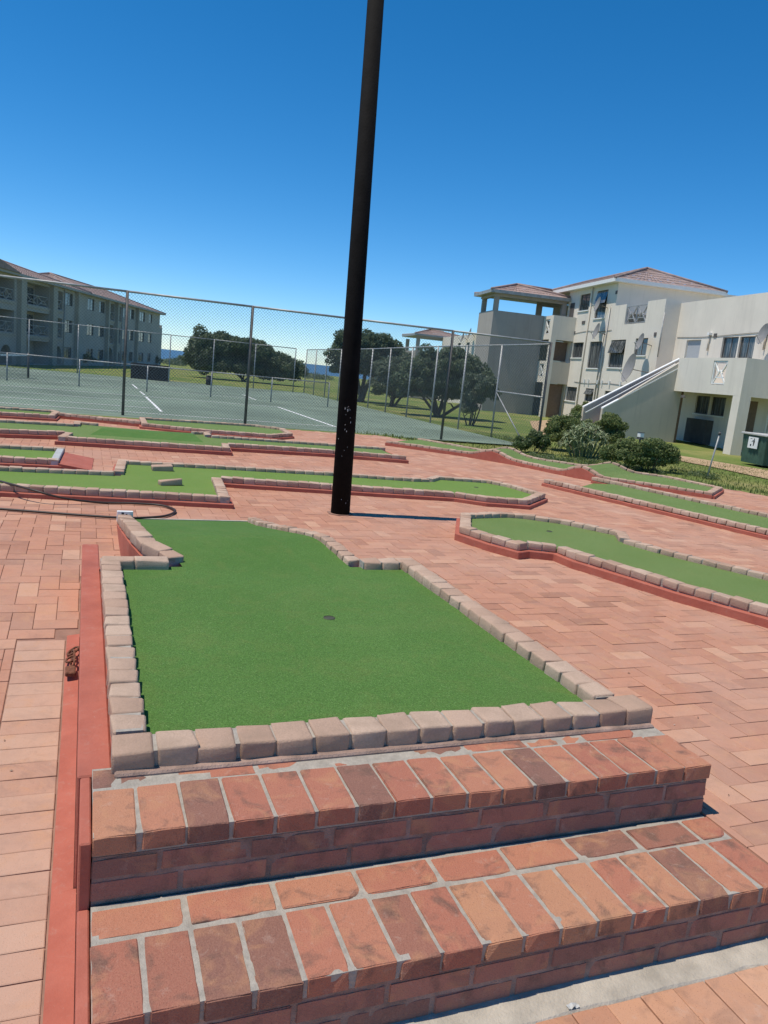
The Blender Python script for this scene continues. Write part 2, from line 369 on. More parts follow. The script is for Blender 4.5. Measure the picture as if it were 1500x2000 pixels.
def ray_terrain(x, y):
    d = ray(x, y); d = d / np.linalg.norm(d); o = np.array([0, 0, CAM_H]); t = 3.0
    while t < 400:
        p = o + d * t
        if p[2] <= terrain_z(p[0], p[1]): return p
        t += 0.04 if t < 60 else 0.3
    return o + d * 100
def make_ground():
    xs = sorted(set([-1500, -700, -350, -200, -120, -80, -55, -40, -30, -22, -16] + list(np.arange(-12, 30, 0.6).round(2)) + [31, 34, 38, 44, 52, 64, 80, 110, 160, 250, 400, 800, 1500]))
    ys = sorted(set([-40, -20, -8, -3, 0, 1.0, 1.48, 1.5] + list(np.arange(2, 30, 0.6).round(2)) + [31, 34, 38, 42, 46, 50, 54, 57, 60, 63, 66, 70, 80, 95, 115, 140, 180, 240, 320, 450, 650, 900, 1300]))
    mb = MB(); nx = len(xs)
    mb.v = [(x, y, terrain_z(x, y)) for y in ys for x in xs]
    mb.f = [(j * nx + i, j * nx + i + 1, (j + 1) * nx + i + 1, (j + 1) * nx + i) for j in range(len(ys) - 1) for i in range(nx - 1)]
    mb.r = [0.5] * len(mb.f)
    kind(mb.build('ground', M['lawn'], smooth=True, fix=False), 'structure')
    s = MB(); s.quad((-40000, -200, -8.8), (40000, -200, -8.8), (40000, 45000, -8.8), (-40000, 45000, -8.8))
    kind(s.build('sea', M['sea'], fix=False), 'structure')
make_ground()

# paving: every paver is geometry; the 300 that show largest are objects of their own
def gz(x, y):
    """level of the paving; the strip left of the green ramps down to the lower floor"""
    if x > 0.32 or y > 6.0: return 0.0
    if x > 0.0 and y < 4.35: return 0.0
    return -0.19 * (1 - sm(2.6, 5.8, y))
p0 = MB(); nyy = 40
for x0, x1 in ((-7, 0.32), (0.32, 10.9)):
    ys = [1.49 + (16.0 - 1.49) * i / 60 for i in range(61)]
    for a, b in zip(ys[:-1], ys[1:]):
        if x1 > 5:                                  # follow the slanted lawn side
            def lim(y):
                for (xa, ya), (xb, yb) in zip(PLAZA[2:-1], PLAZA[3:]):
                    if yb <= y <= ya: return xa + (xb - xa) * (ya - y) / (ya - yb)
                return 10.9
            p0.quad((x0, a, -0.0065), (lim(a), a, -0.0065), (lim(b), b, -0.0065), (x0, b, -0.0065))
        else:
            p0.quad((x0, a, gz(-1, a) - 0.0065), (x1, a, gz(-1, a) - 0.0065), (x1, b, gz(-1, b) - 0.0065), (x0, b, gz(-1, b) - 0.0065))
paving = kind(p0.build('paving', M['joint'], fix=False), 'structure')
def paver_geo(x0, x1, y0, y1, rs, joint=0.0015, zf=gz, cx=None):
    j = joint; c = 0.0028
    dz = rs.uniform(-0.0018, 0.0012); tx = rs.uniform(-0.006, 0.006); ty = rs.uniform(-0.006, 0.006)
    a = rs.uniform(-0.006, 0.006); mx, my = (x0 + x1) / 2, (y0 + y1) / 2; xx = mx if cx is None else cx
    def P(x, y, h):
        dx, dy = x - mx, y - my
        return (mx + dx - a * dy, my + dy + a * dx, zf(xx, y) + dz + tx * dx + ty * dy + h)
    o = [(x0 + j, y0 + j), (x1 - j, y0 + j), (x1 - j, y1 - j), (x0 + j, y1 - j)]
    i = [(x0 + j + c, y0 + j + c), (x1 - j - c, y0 + j + c), (x1 - j - c, y1 - j - c), (x0 + j + c, y1 - j - c)]
    V = [P(x, y, -0.02) for x, y in o] + [P(x, y, -0.0018) for x, y in o] + [P(x, y, 0.0) for x, y in i]
    Fc = [(8, 9, 10, 11)]
    for k in range(4):
        l = (k + 1) % 4; Fc += [(k, l, 4 + l, 4 + k), (4 + k, 4 + l, 8 + l, 8 + k)]
    return V, Fc
rs = random.Random(3)
cells = []
PW = 0.1105
for c in range(-64, 100):
    for r in range(13, 146):
        k = (c - r) % 4
        if k == 0: q = (c * PW, (c + 2) * PW, r * PW, (r + 1) * PW)
        elif k == 2: q = (c * PW, (c + 1) * PW, (r - 1) * PW, (r + 1) * PW)
        else: continue
        mx, my = (q[0] + q[1]) / 2, (q[2] + q[3]) / 2
        if not inside(PLAZA, mx, my) or dist_out(mx, my) > -0.08: continue
        if q[2] < 1.50: continue
        if 0.0 - 0.03 < q[1] and q[0] < 2.065 and q[2] < 1.86:                 # steps: cut the paver
            if q[1] < 2.08: continue
            q = (2.065, q[1], q[2], q[3])
        if 0.11 < mx < 1.95 and 1.8 < my < 4.3: continue                       # under the green
        if 0.5 < mx < 1.35 and 1.8 < my < 6.4: continue
        if q[3] < 5.0 and q[1] > -0.056 and q[0] < 0.11:                       # painted side: cut the paver
            lim_x = -0.056 if q[2] < 4.16 else 0.006
            if q[0] > lim_x - 0.015: continue
            q = (q[0], min(q[1], lim_x), q[2], q[3])
        if q[2] < 4.05 and q[1] > -0.287 and q[0] < -0.05:                        # header course: cut the paver
            if q[0] > -0.305: continue
            q = (q[0], -0.287, q[2], q[3])
        cells.append(q)
y = 1.52
while y < 4.02: cells.append((-0.284, -0.058, y, y + PW)); y += PW              # header course beside the red kerb
def score(q):
    mx, my = (q[0] + q[1]) / 2, (q[2] + q[3]) / 2
    d = np.array([mx, my, -CAM_H]); c = np.array([d @ np.array([_R[0], _F[0], _U[0]]), d @ np.array([_R[1], _F[1], _U[1]]), d @ np.array([_R[2], _F[2], _U[2]])])
    if c[2] < 0.3: return 1e9
    px, py = CX + F_PX * c[0] / c[2], CY + F_PX * c[1] / c[2]
    if not (-60 < px < 1560 and -50 < py < 2050): return 1e8 + c[2]
    return c[2]
cells.sort(key=score)
bulk = MB()
for n_, q in enumerate(cells):
    V, Fc = paver_geo(*q, rs, cx=(q[0] + q[1]) / 2 if q[1] > 0.32 or q[0] < -0.1 else -1)
    if n_ < 300:
        o = MB(); o._add(V, Fc); o.build('paver', M['paver_tan' if q[1] == -0.058 else 'paver'], paving, fix=False)
    else: bulk._add(V, Fc)
kind(bulk.build('pavers', M['paver_bulk'], paving, fix=False), 'stuff')

# lower floor where the photographer stands
fl = MB(); fl.quad((-7, -6, -0.199), (10.9, -6, -0.199), (10.9, 1.49, -0.199), (-7, 1.49, -0.199))
floor = kind(fl.build('lower_floor', M['joint'], fix=False), 'structure')
cn = MB()
xs_ = [0.045 + 0.09 * i for i in range(80)]
edge = [1.398 + 0.010 * math.sin(i * 1.3) + random.uniform(-0.008, 0.008) for i in xs_]
for i in range(79): cn.quad((xs_[i], edge[i], -0.1885), (xs_[i + 1], edge[i + 1], -0.1885), (xs_[i + 1], 1.50, -0.179), (xs_[i], 1.50, -0.179)); cn.quad((xs_[i], edge[i], -0.1885), (xs_[i + 1], edge[i + 1], -0.1885), (xs_[i + 1], edge[i + 1] - .012, -0.1985), (xs_[i], edge[i] - .012, -0.1985))
cn.build('concrete_strip', M['concrete'], floor, fix=False)
zfl = lambda x, y: -0.19
for i in range(-26, 60):
    for r_ in range(0, 12):
        x0 = i * 0.112; 
        if r_ % 2 == 0: q = (x0, x0 + 0.112, 1.40 - (r_ // 2) * 0.336 - 0.224, 1.40 - (r_ // 2) * 0.336)
        else:
            if i % 2: continue
            q = (x0, x0 + 0.224, 1.40 - (r_ // 2) * 0.336 - 0.336, 1.40 - (r_ // 2) * 0.336 - 0.224)
        if q[0] > 3.4 or (q[3] < 0.9) or q[1] < -0.8: continue
        V, Fc = paver_geo(*q, rs, zf=zfl); o = MB(); o._add(V, Fc); o.build('paver', M['floor'], floor, fix=False)
f2 = MB(); f2.quad((-7, -6, -0.192), (10.9, -6, -0.192), (10.9, 0.9, -0.192), (-7, 0.9, -0.192))
f2.build('floor_far', M['floor'], floor, fix=False)

# ================================================================== BRICK STEPS
steps = tag(empty('brick_steps', (1.05, 1.5, -0.19)), 'two red brick steps with grey mortar leading up to the green', 'steps')
core = MB()
core.box(0.05, 2.056, 1.60, 1.850, -0.05, -0.004); core.box(0.05, 2.056, 1.484, 1.60, -0.052, -0.004)
core.build('mortar', M['mortar'], steps)
core = MB(); core.box(0.05, 2.054, 1.859, 2.20, 0.131, 0.185); core.build('mortar', M['mortar'], steps)
core = MB(); core.box(0.05, 5.0, 1.4855, 1.70, -0.30, -0.053); core.build('riser_mortar', M['mortar_dirt_shade'], steps)
core = MB(); core.box(0.05, 2.054, 1.8585, 2.19, -0.05, 0.130); core.build('riser_mortar', M['mortar_dirt_shade'], steps)
cnt = [0]
def worn_brick(lx, ly, lz, seed):
    """fired brick: fine rows along the arrises, edges worn back unevenly, chipped corners"""
    rs_ = random.Random(seed); e = 0.003
    def axis(L):
        n = max(1, int(L / 0.032)); return [0, e] + [e + (L - 2 * e) * i / n for i in range(1, n)] + [L - e, L]
    ax = [axis(lx), axis(ly), axis(lz)]; nx, ny, nz = [len(a) for a in ax]; idx = {}; V = []; Fc = []
    ph = [rs_.uniform(0, 6.28) for _ in range(6)]; amp = rs_.uniform(0.5, 1.3)
    chips = [(rs_.choice([0, lx]), rs_.uniform(0, ly) if rs_.random() < .4 else 0.0, lz, rs_.uniform(.006, .014)) for _ in range(2)] + [(rs_.uniform(0, lx), 0.0, lz, rs_.uniform(.004, .013)) for _ in range(3)]
    def vid(i, j, k):
        if (i, j, k) in idx: return idx[i, j, k]
        x, y, z = ax[0][i], ax[1][j], ax[2][k]; d = [0, 0, 0]; on = [i in (0, nx - 1), j in (0, ny - 1), k in (0, nz - 1)]
        if sum(on) >= 2:
            w = (0.0012 + 0.0008 * abs(math.sin(x * 41 + ph[0]) + math.sin(y * 53 + ph[1]) * .7) + rs_.uniform(0, .0009)) * amp * (1.5 if sum(on) == 3 else 1)
            for a, (q, n) in enumerate(((i, nx), (j, ny), (k, nz))):
                if on[a]: d[a] = w if q == 0 else -w
        for cx_, cy_, cz_, cr in chips:
            dd = math.sqrt((x - cx_) ** 2 + (y - cy_) ** 2 + (z - cz_) ** 2)
            if dd < cr:
                f = (cr - dd) * .45
                d[2] -= f; d[1] += f * .8 if cy_ == 0 else 0; d[0] += f * .6 * (1 if cx_ == 0 else -1 if cx_ == lx else 0)
        idx[i, j, k] = len(V); V.append((x + d[0] - lx / 2 + rs_.uniform(-.0004, .0004), y + d[1] - ly / 2, z + d[2] + rs_.uniform(-.0004, .0004))); return idx[i, j, k]
    for i in range(nx - 1):
        for j in range(ny - 1):
            Fc.append((vid(i, j, nz - 1), vid(i + 1, j, nz - 1), vid(i + 1, j + 1, nz - 1), vid(i, j + 1, nz - 1)))
    for i in range(nx - 1):
        for k in range(nz - 1):
            Fc.append((vid(i, 0, k), vid(i + 1, 0, k), vid(i + 1, 0, k + 1), vid(i, 0, k + 1))); Fc.append((vid(i + 1, ny - 1, k), vid(i, ny - 1, k), vid(i, ny - 1, k + 1), vid(i + 1, ny - 1, k + 1)))
    for j in range(ny - 1):
        for k in range(nz - 1):
            Fc.append((vid(0, j + 1, k), vid(0, j, k), vid(0, j, k + 1), vid(0, j + 1, k + 1))); Fc.append((vid(nx - 1, j, k), vid(nx - 1, j + 1, k), vid(nx - 1, j + 1, k + 1), vid(nx - 1, j, k + 1)))
    me = bpy.data.meshes.new('brick'); me.from_pydata(V, [], Fc); return me
def sbrick(x0, x1, y0, y1, z0, z1, mat='step', wob=1.0):
    cnt[0] += 1
    me = worn_brick(x1 - x0, y1 - y0, z1 - z0, cnt[0])
    return place(me, 'brick', M[mat], ((x0 + x1) / 2, (y0 + y1) / 2 + random.uniform(-.004, .004) * wob * (1 if mat == 'step' else .3), z0 + random.uniform(-.002, .002)), 0, steps,
                 rot=(random.uniform(-.010, .010) * wob, random.uniform(-.010, .010) * wob, random.uniform(-.018, .018) * wob))
pit = 2.015 / 17
for i in range(17):
    x0 = 0.045 + i * pit; g1, g2 = random.uniform(.003, .006), random.uniform(.004, .007)
    sbrick(x0 + g1, x0 + pit - g2, 1.852, 2.076, 0.136, 0.190)
for i in range(17):
    x0 = 0.045 + i * pit; g1, g2 = random.uniform(.003, .007), random.uniform(.004, .008)
    sbrick(x0 + g1, x0 + pit - g2, 1.478, 1.712, -0.054, 0.0)
for i in range(9):
    x0 = 0.045 + i * 2 * pit
    sbrick(x0 + 0.005, min(2.058, x0 + 2 * pit - 0.011), 1.728, 1.834, -0.052, 0.0)
for i in range(9):                                     # thin course behind the upper headers
    x0 = 0.045 + i * 2 * pit
    sbrick(x0 + 0.004, min(x0 + 2 * pit - 0.007, 2.06), 2.086, 2.19, 0.130, 0.186)
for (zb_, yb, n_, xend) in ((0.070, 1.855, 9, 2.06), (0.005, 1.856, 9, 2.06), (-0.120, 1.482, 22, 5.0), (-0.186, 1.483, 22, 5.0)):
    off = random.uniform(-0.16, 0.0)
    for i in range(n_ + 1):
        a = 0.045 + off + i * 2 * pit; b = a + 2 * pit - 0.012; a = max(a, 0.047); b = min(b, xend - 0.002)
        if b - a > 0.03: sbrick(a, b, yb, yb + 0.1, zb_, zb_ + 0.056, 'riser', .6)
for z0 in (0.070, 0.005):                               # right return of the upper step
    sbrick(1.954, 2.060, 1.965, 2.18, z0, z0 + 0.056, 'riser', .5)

# ================================================================== PUTTING GREENS
BLK = [rounded_block('edging_block', 0.112, 0.104, 0.072, 0.009, 50 + i, 2, 0.006) for i in range(5)]
BLK_LOW = [rounded_block('edging_block_low', 0.112, 0.104, 0.058, 0.008, 70 + i, 2, 0.005) for i in range(4)]
def run_blocks(path, zt, parent, low=False, side=1, width=0.104, pitch=0.119, mortar=None, mm=None):
    """edging blocks along a polyline (outer top edge), inward = right hand side"""
    h = 0.058 if low else 0.072; S = BLK_LOW if low else BLK
    acc = 0.0
    for (a, b) in zip(path[:-1], path[1:]):
        a = np.array(a, float); b = np.array(b, float); L = np.linalg.norm(b[:2] - a[:2])
        if L < 0.03: continue
        e = (b - a) / L; nrm = np.array([e[1], -e[0], 0]) * side
        n = max(1, int(round(L / pitch))); st = L / n
        pitch_ang = math.atan2(e[2], 1.0)
        for i in range(n):
            p = a + e * (st * (i + 0.5)) + nrm * (width / 2)
            z = (p[2] if len(p) > 2 else zt) - h
            o = place(random.choice(S), 'edging_block', M['block'], (p[0], p[1], z + random.uniform(-.003, .003)), 0, parent,
                      rot=(random.uniform(-.02, .02), -pitch_ang + random.uniform(-.02, .02), math.atan2(e[1], e[0]) + random.uniform(-.03, .03)),
                      scale=((st - 0.004) / 0.112 * random.uniform(0.97, 1.0), width / 0.104, 1))
        if mm is not None:
            k = len(mm.f) % 7 * 0.0009
            c = [a + nrm * 0.012, b + nrm * 0.012, b + nrm * (width - 0.012), a + nrm * (width - 0.012)]
            top = [(q[0], q[1], q[2] - 0.0045 - k * .6) for q in c]; bot = [(q[0], q[1], q[2] - h - 0.01) for q in c]
            mm._add(bot + top, [(3, 2, 1, 0), (4, 5, 6, 7), (0, 1, 5, 4), (1, 2, 6, 5), (2, 3, 7, 6), (3, 0, 4, 7)])
def ring_cup(x, y, z, parent, r=0.030):
    mb = MB()
    P = [(x + r * math.cos(t * math.pi / 10), y + r * math.sin(t * math.pi / 10)) for t in range(20)]
    Q = [(x + r * 0.86 * math.cos(t * math.pi / 10), y + r * 0.86 * math.sin(t * math.pi / 10)) for t in range(20)]
    for i in range(20):
        j = (i + 1) % 20
        mb.quad((*P[i], z + .001), (*P[j], z + .001), (*Q[j], z + .004), (*Q[i], z + .004))
        mb.quad((*Q[i], z + .004), (*Q[j], z + .004), (*Q[j], z + .0015), (*Q[i], z + .0015))
    mb._add([(*q, z + .0018) for q in Q], [tuple(range(20))])
    mb.build('cup', M['hole'], parent, fix=False)
def bed(label, pix, zt, turf='turf_sheen', skip=(), low=True, plinth_out=0.035, pts=None, cup=None, turf_drop=0.042, plinth_poly=None):
    P = [onz(x, y, zt)[:2] for x, y in pix] if pts is None else [np.array(p) for p in pts]
    cxy = np.mean(P, axis=0)
    t = tag(empty('putting_green', (cxy[0], cxy[1], 0)), label, 'putting green', 'mini golf putting greens')
    PO = offset_poly(P, -plinth_out); PI = offset_poly(P, 0.075)
    h = 0.058 if low else 0.072
    pl = MB(); pl.prism([tuple(p) for p in PO], -0.03, zt - h - 0.004); pl.build('plinth', M['red'], t, tri=True, bevel=0.006)
    tf = MB(); n = len(PI); zz = zt - turf_drop
    tf.prism([tuple(p) for p in PI], zz - 0.02, zz); tf.build('turf', M[turf], t, tri=True)
    mm = MB()
    for i in range(len(P)):
        if i in skip: continue
        a, b = P[i], P[(i + 1) % len(P)]
        run_blocks([(a[0], a[1], zt), (b[0], b[1], zt)], zt, t, low, mm=mm)
    mm.build('mortar', M['mortar'], t, fix=False)
    if cup: c = onz(*cup, zz); ring_cup(c[0], c[1], zz, t)
    return t

# --- the big green above the steps (rises over a crest and runs down to the paving at its far end)
mg = tag(empty('putting_green', (1.0, 3.2, 0)), 'large fresh green turf mat behind the brick steps with tan block edging', 'putting green', 'mini golf putting greens')
def mz(y):
    if y < 4.25: return 0.203
    if y < 4.95: return 0.203 + 0.048 * sm(4.30, 4.95, y)
    return 0.251 - 0.246 * min(1, ((y - 4.95) / (6.52 - 4.95)) ** 1.15)
Lc = [(0.465, 4.39, 0), (0.42, 4.50, 0), (0.335, 4.64, 0), (0.285, 4.86, 0), (0.265, 5.2, 0), (0.262, 5.6, 0), (0.270, 6.42, 0)]
Rc = [(1.435, 6.55, 0.055), (1.375, 5.95, 0.115), (1.385, 5.62, 0.16), (1.46, 5.25, 0.205), (1.58, 4.85, 0.245), (1.635, 4.39, 0.256)]
Lc = [(x, y, mz(y) + 0.040) for x, y, z in Lc]; Rc = [(x, y, mz(y) + 0.034) for x, y, z in Rc]
def xl(y):
    if y < 4.34: return 0.185
    for a, b in zip(Lc[:-1], Lc[1:]):
        if a[1] <= y <= b[1]: return a[0] + (b[0] - a[0]) * (y - a[1]) / (b[1] - a[1]) + 0.08
    return (Lc[0][0] if y < Lc[0][1] else Lc[-1][0]) + 0.08
def xrr(y):
    if y < 4.34: return 1.895
    for a, b in zip(Rc[1:], Rc[:-1]):
        if a[1] >= y: continue
    for b, a in zip(Rc[:-1], Rc[1:]):
        if a[1] <= y <= b[1]: return a[0] + (b[0] - a[0]) * (y - a[1]) / (b[1] - a[1]) - 0.08
    return (Rc[-1][0] if y < Rc[-1][1] else Rc[0][0]) - 0.08
tb = MB(); YS = [2.225 + (4.335 - 2.225) * i / 12 for i in range(13)] + [4.345 + (6.53 - 4.345) * i / 36 for i in range(37)]
for a, b in zip(YS[:-1], YS[1:]):
    for i in range(10):
        A = [xl(a) + (xrr(a) - xl(a)) * q / 10 for q in (i, i + 1)]; B = [xl(b) + (xrr(b) - xl(b)) * q / 10 for q in (i, i + 1)]
        tb.quad((A[0], a, mz(a)), (A[1], a, mz(a)), (B[1], b, mz(b)), (B[0], b, mz(b)))
tb.build('turf', M['turf'], mg, smooth=True, fix=False)
hem = MB(); hem.box(0.31, 1.40, 6.53, 6.56, -0.01, 0.010); hem.build('edge_strip', M['concrete'], mg)
mm = MB()
run_blocks([(0.105, 2.30, 0.252), (0.105, 4.33, 0.252)], 0, mg, mm=mm)
run_blocks([(1.985, 4.33, 0.252), (1.985, 2.30, 0.252)], 0, mg, mm=mm)
run_blocks([(2.055, 2.158, 0.252), (0.104, 2.158, 0.252)], 0, mg, mm=mm, width=0.128)
mbd = MB(); mbd.box(0.11, 2.05, 2.135, 2.30, 0.178, 0.196); mbd.build('mortar_bed', M['mortar_dirt_shade'], mg, bevel=0.006)
run_blocks([(0.105, 4.39, 0.252), (0.46, 4.39, 0.252)], 0, mg, mm=mm, pitch=0.17)
run_blocks([(1.625, 4.39, 0.252), (1.985, 4.39, 0.252)], 0, mg, mm=mm, pitch=0.12)
run_blocks(Lc, 0, mg, mm=mm); run_blocks(Rc, 0, mg, mm=mm, width=0.082, pitch=0.10)
mm.build('mortar', M['mortar'], mg, fix=False)
pb = MB()
pb.box(0.105, 1.985, 2.19, 4.35, -0.02, 0.19)
for C, sgn in ((Lc, 1), (Rc, -1)):
    for a, b in zip(C[:-1], C[1:]):
        o0, o1 = -0.005 * sgn, 0.10 * sgn
        P = [(a[0] + o0, a[1]), (b[0] + o0, b[1]), (b[0] + o1, b[1]), (a[0] + o1, a[1])]
        Z = [a[2], b[2], b[2], a[2]]
        pb._add([(x, y, -0.16) for x, y in P] + [(x, y, z - 0.076) for (x, y), z in zip(P, Z)], [(3, 2, 1, 0), (4, 5, 6, 7), (0, 1, 5, 4), (1, 2, 6, 5), (2, 3, 7, 6), (3, 0, 4, 7)])
pb.box(0.10, 0.50, 4.35, 4.40, -0.16, 0.188); pb.box(1.60, 1.98, 4.35, 4.40, -0.03, 0.188)
pb.build('plinth', M['red'], mg)
# red painted side wall: ledge beside the blocks, thin render down the side of the steps, painted kerb on the paving
sw = MB()
sw = MB(); sw.box(0.010, 0.104, 2.175, 4.95, -0.30, 0.180); sw.build('side_wall', M['red'], mg, bevel=0.005)
sw = MB(); sw.box(0.018, 0.0465, 1.853, 2.176, -0.30, 0.176); sw.build('side_wall', M['red'], mg, bevel=0.004)
sw = MB(); sw.box(0.018, 0.0465, 1.472, 1.854, -0.30, -0.010); sw.build('side_wall', M['red'], mg, bevel=0.004)
kb = MB(); xk = lambda y_: 0.0085 if y_ > 2.17 else 0.0165
ky = [1.3, 1.45, 1.6, 1.75, 1.9, 2.05, 2.169, 2.1705] + [2.3 + 0.15 * i for i in range(13)]
for a, b in zip(ky[:-1], ky[1:]):
    za, zb2 = gz(-1, a), gz(-1, b)
    kb._add([(-0.052, a, za - 0.02), (xk(a), a, za - 0.02), (xk(b), b, zb2 - 0.02), (-0.052, b, zb2 - 0.02), (-0.052, a, za + 0.004), (xk(a), a, za + 0.012), (xk(b), b, zb2 + 0.012), (-0.052, b, zb2 + 0.004)],
            [(3, 2, 1, 0), (4, 5, 6, 7), (0, 1, 5, 4), (1, 2, 6, 5), (2, 3, 7, 6), (3, 0, 4, 7)])
kb.build('kerb_strip', M['red'], mg)
c = onz(643, 1207, 0.203); ring_cup(c[0], c[1], 0.203, mg)
mk = MB(); mk.box(0.268, 0.392, 6.425, 6.46, 0.0, 0.09); pl_ = mk.build('marker_plate', M['white'], mg, bevel=0.003)
ik = MB(); ik.box(0.302, 0.322, 6.4225, 6.4245, 0.065, 0.080); ik.box(0.335, 0.347, 6.4225, 6.4245, 0.062, 0.070); ik.build('number_mark', M['ink'], pl_)

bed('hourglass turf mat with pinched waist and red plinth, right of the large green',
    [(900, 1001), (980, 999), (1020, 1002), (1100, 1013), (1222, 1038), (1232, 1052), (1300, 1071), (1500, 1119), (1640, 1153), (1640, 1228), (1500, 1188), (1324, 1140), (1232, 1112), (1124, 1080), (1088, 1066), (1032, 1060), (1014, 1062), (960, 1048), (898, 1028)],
    0.125, 'turf_sheen', cup=(1073, 1038))
bed('long turf lane with two loose tan blocks and a rounded far end beyond the pole',
    [(-90, 905), (222, 919), (230, 897), (400, 906), (648, 921), (800, 932), (832, 933), (848, 928.5), (952, 936), (1000, 945), (1066, 964), (1032, 977), (952, 971), (888, 962), (688, 949), (432, 932), (450, 971), (0, 946), (-90, 941)],
    0.105, 'turf_bright', cup=(930, 952))
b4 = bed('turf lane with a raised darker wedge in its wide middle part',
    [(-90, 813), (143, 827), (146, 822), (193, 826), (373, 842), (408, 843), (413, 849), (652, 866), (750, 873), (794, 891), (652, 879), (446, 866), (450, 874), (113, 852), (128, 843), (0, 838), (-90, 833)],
    0.115, 'turf_sheen', skip=(3, 8))
wd = MB(); Z0 = 0.073
A_ = [onz(176, 849, Z0), onz(398, 864, Z0), onz(380, 850, 0.13), onz(196, 838, 0.13), onz(376, 846, Z0), onz(200, 835, Z0)]
wd._add([tuple(p) for p in A_], [(0, 1, 2, 3), (3, 2, 4, 5), (1, 4, 2), (0, 3, 5)]); wd.build('turf_wedge', M['turf'], b4)
b5 = bed('short turf lane end with white end bar and red ramp beside the paving', [(-90, 862), (127, 874), (115, 898), (-90, 888)], 0.10, 'turf_bright', skip=(1,))
q0, q1 = onz(127, 874, .10), onz(115, 898, .10); e_ = _n(np.append((q1 - q0)[:2], 0)); o_ = np.array([-e_[1], e_[0], 0])
m_ = MB(lambda s, d, z: tuple(q0 + e_ * s + o_ * d + np.array([0, 0, z - .10]))); L_ = np.linalg.norm((q1 - q0)[:2])
m_.box(0, L_, -.085, -.005, .03, .098); m_.build('end_bar', M['lid'], b5, bevel=.006)
m_ = MB(lambda s, d, z: tuple(q0 + e_ * s + o_ * d + np.array([0, 0, z - .10])))
m_._add([(0.15, .0, -.03), (L_ + .03, .0, -.03), (L_ + .03, .34, -.03), (.15, .34, -.03), (.15, .0, .06), (L_ + .03, .0, .06), (L_ + .03, .34, .006), (.15, .34, .006)], [(3, 2, 1, 0), (4, 5, 6, 7), (0, 1, 5, 4), (1, 2, 6, 5), (2, 3, 7, 6), (3, 0, 4, 7)]); m_.build('ramp', M['red'], b5)
bed('narrow turf lane end in front of the tennis court fence, beyond the wedge green', [(-90, 787), (107, 801), (117, 803), (107, 811), (-90, 799)], 0.10, 'turf_sheen')
bed('tapered turf mat lying against the tennis court fence with brick red plinth', [(272, 814), (500, 829), (555, 836), (572, 846), (532, 849), (400, 839), (277, 826)], 0.10, 'turf_sheen')
lw = MB()
a, b = onz(113, 806, 0.1), onz(275, 823, 0.1)
e = (b - a) / np.linalg.norm(b - a); nr = np.array([e[1], -e[0], 0])
q = [a, b, b - nr * 0.12, a - nr * 0.12]
lw.prism([(p[0], p[1]) for p in q], -0.03, 0.05)
kw = tag(empty('low_kerb', (a[0], a[1], 0)), 'low red kerb topped with blocks between two far turf mats', 'kerb')
lw.build('plinth', M['red'], kw)
run_blocks([(a[0], a[1], 0.1), (b[0], b[1], 0.1)], 0, kw, True, side=-1)

# --- wavy green with two humps along the lawn
hg = tag(empty('putting_green', (7.4, 10.8, 0)), 'wavy turf lane with two red humps running along the lawn and bushes', 'putting green', 'mini golf putting greens')
hf = [onz(x, y, 0.09) for x, y in [(754, 861), (900, 881), (1008, 899), (1110, 920), (1170, 931), (1240, 940), (1392, 963)]]
hb = [onz(x, y, 0.09) for x, y in [(822, 856), (956, 880), (1060, 896), (1128, 906), (1220, 919), (1300, 929), (1412, 952)]]
def lerp_path(P, n):
    d = [0]
    for a, b in zip(P[:-1], P[1:]): d.append(d[-1] + np.linalg.norm(b - a))
    out = []
    for i in range(n + 1):
        s = d[-1] * i / n
        for k in range(len(P) - 1):
            if d[k] <= s <= d[k + 1] + 1e-9: out.append(P[k] + (P[k + 1] - P[k]) * (s - d[k]) / max(1e-6, d[k + 1] - d[k])); break
    return out
NH = 48
hf = lerp_path(hf, NH); hb = lerp_path(hb, NH)
def nearest_i(px, py, z):
    t = onz(px, py, z); return min(range(NH + 1), key=lambda i: np.linalg.norm(hf[i][:2] - t[:2]))
i1, i2 = nearest_i(972, 891, 0.09), nearest_i(1140, 924, 0.09)
def hz(i): return 0.095 + 0.125 * math.exp(-((i - i1) / 2.3) ** 2) + 0.125 * math.exp(-((i - i2) / 1.9) ** 2)
tfm = MB(); plf, plk = MB(), MB()
for i in range(NH):
    f0, f1, b0, b1 = hf[i], hf[i + 1], hb[i], hb[i + 1]; z0, z1 = hz(i), hz(i + 1)
    tfm.quad((f0[0], f0[1], z0 - .03), (f1[0], f1[1], z1 - .03), (b1[0], b1[1], z1 - .03), (b0[0], b0[1], z0 - .03))
    for p0_, p1_, s_ in ((f0, f1, 1), (b0, b1, -1)):
        e = (p1_ - p0_)[:2]; e = e / np.linalg.norm(e); nn = np.array([e[1], -e[0]]) * s_ * -1
        fr = np.array([e[1], -e[0]]) * (1 if s_ == 1 else -1)
        A0, A1 = p0_[:2] + fr * 0.035, p1_[:2] + fr * 0.035; B0, B1 = p0_[:2] - fr * 0.10, p1_[:2] - fr * 0.10
        (plf if s_ == 1 else plk)._add([(*A0, -.06), (*A1, -.06), (*B1, -.06), (*B0, -.06), (*A0, z0 - .04), (*A1, z1 - .04), (*B1, z1 - .045), (*B0, z0 - .045)],
                 [(3, 2, 1, 0), (4, 5, 6, 7), (0, 1, 5, 4), (1, 2, 6, 5), (2, 3, 7, 6), (3, 0, 4, 7)])
tfm.build('turf', M['turf_sheen'], hg, smooth=True, fix=False); plf.build('plinth', M['red'], hg); plk.build('plinth', M['red'], hg)
run_blocks([(p[0], p[1], hz(i)) for i, p in enumerate(hf)], 0, hg, True, side=-1, pitch=0.118)
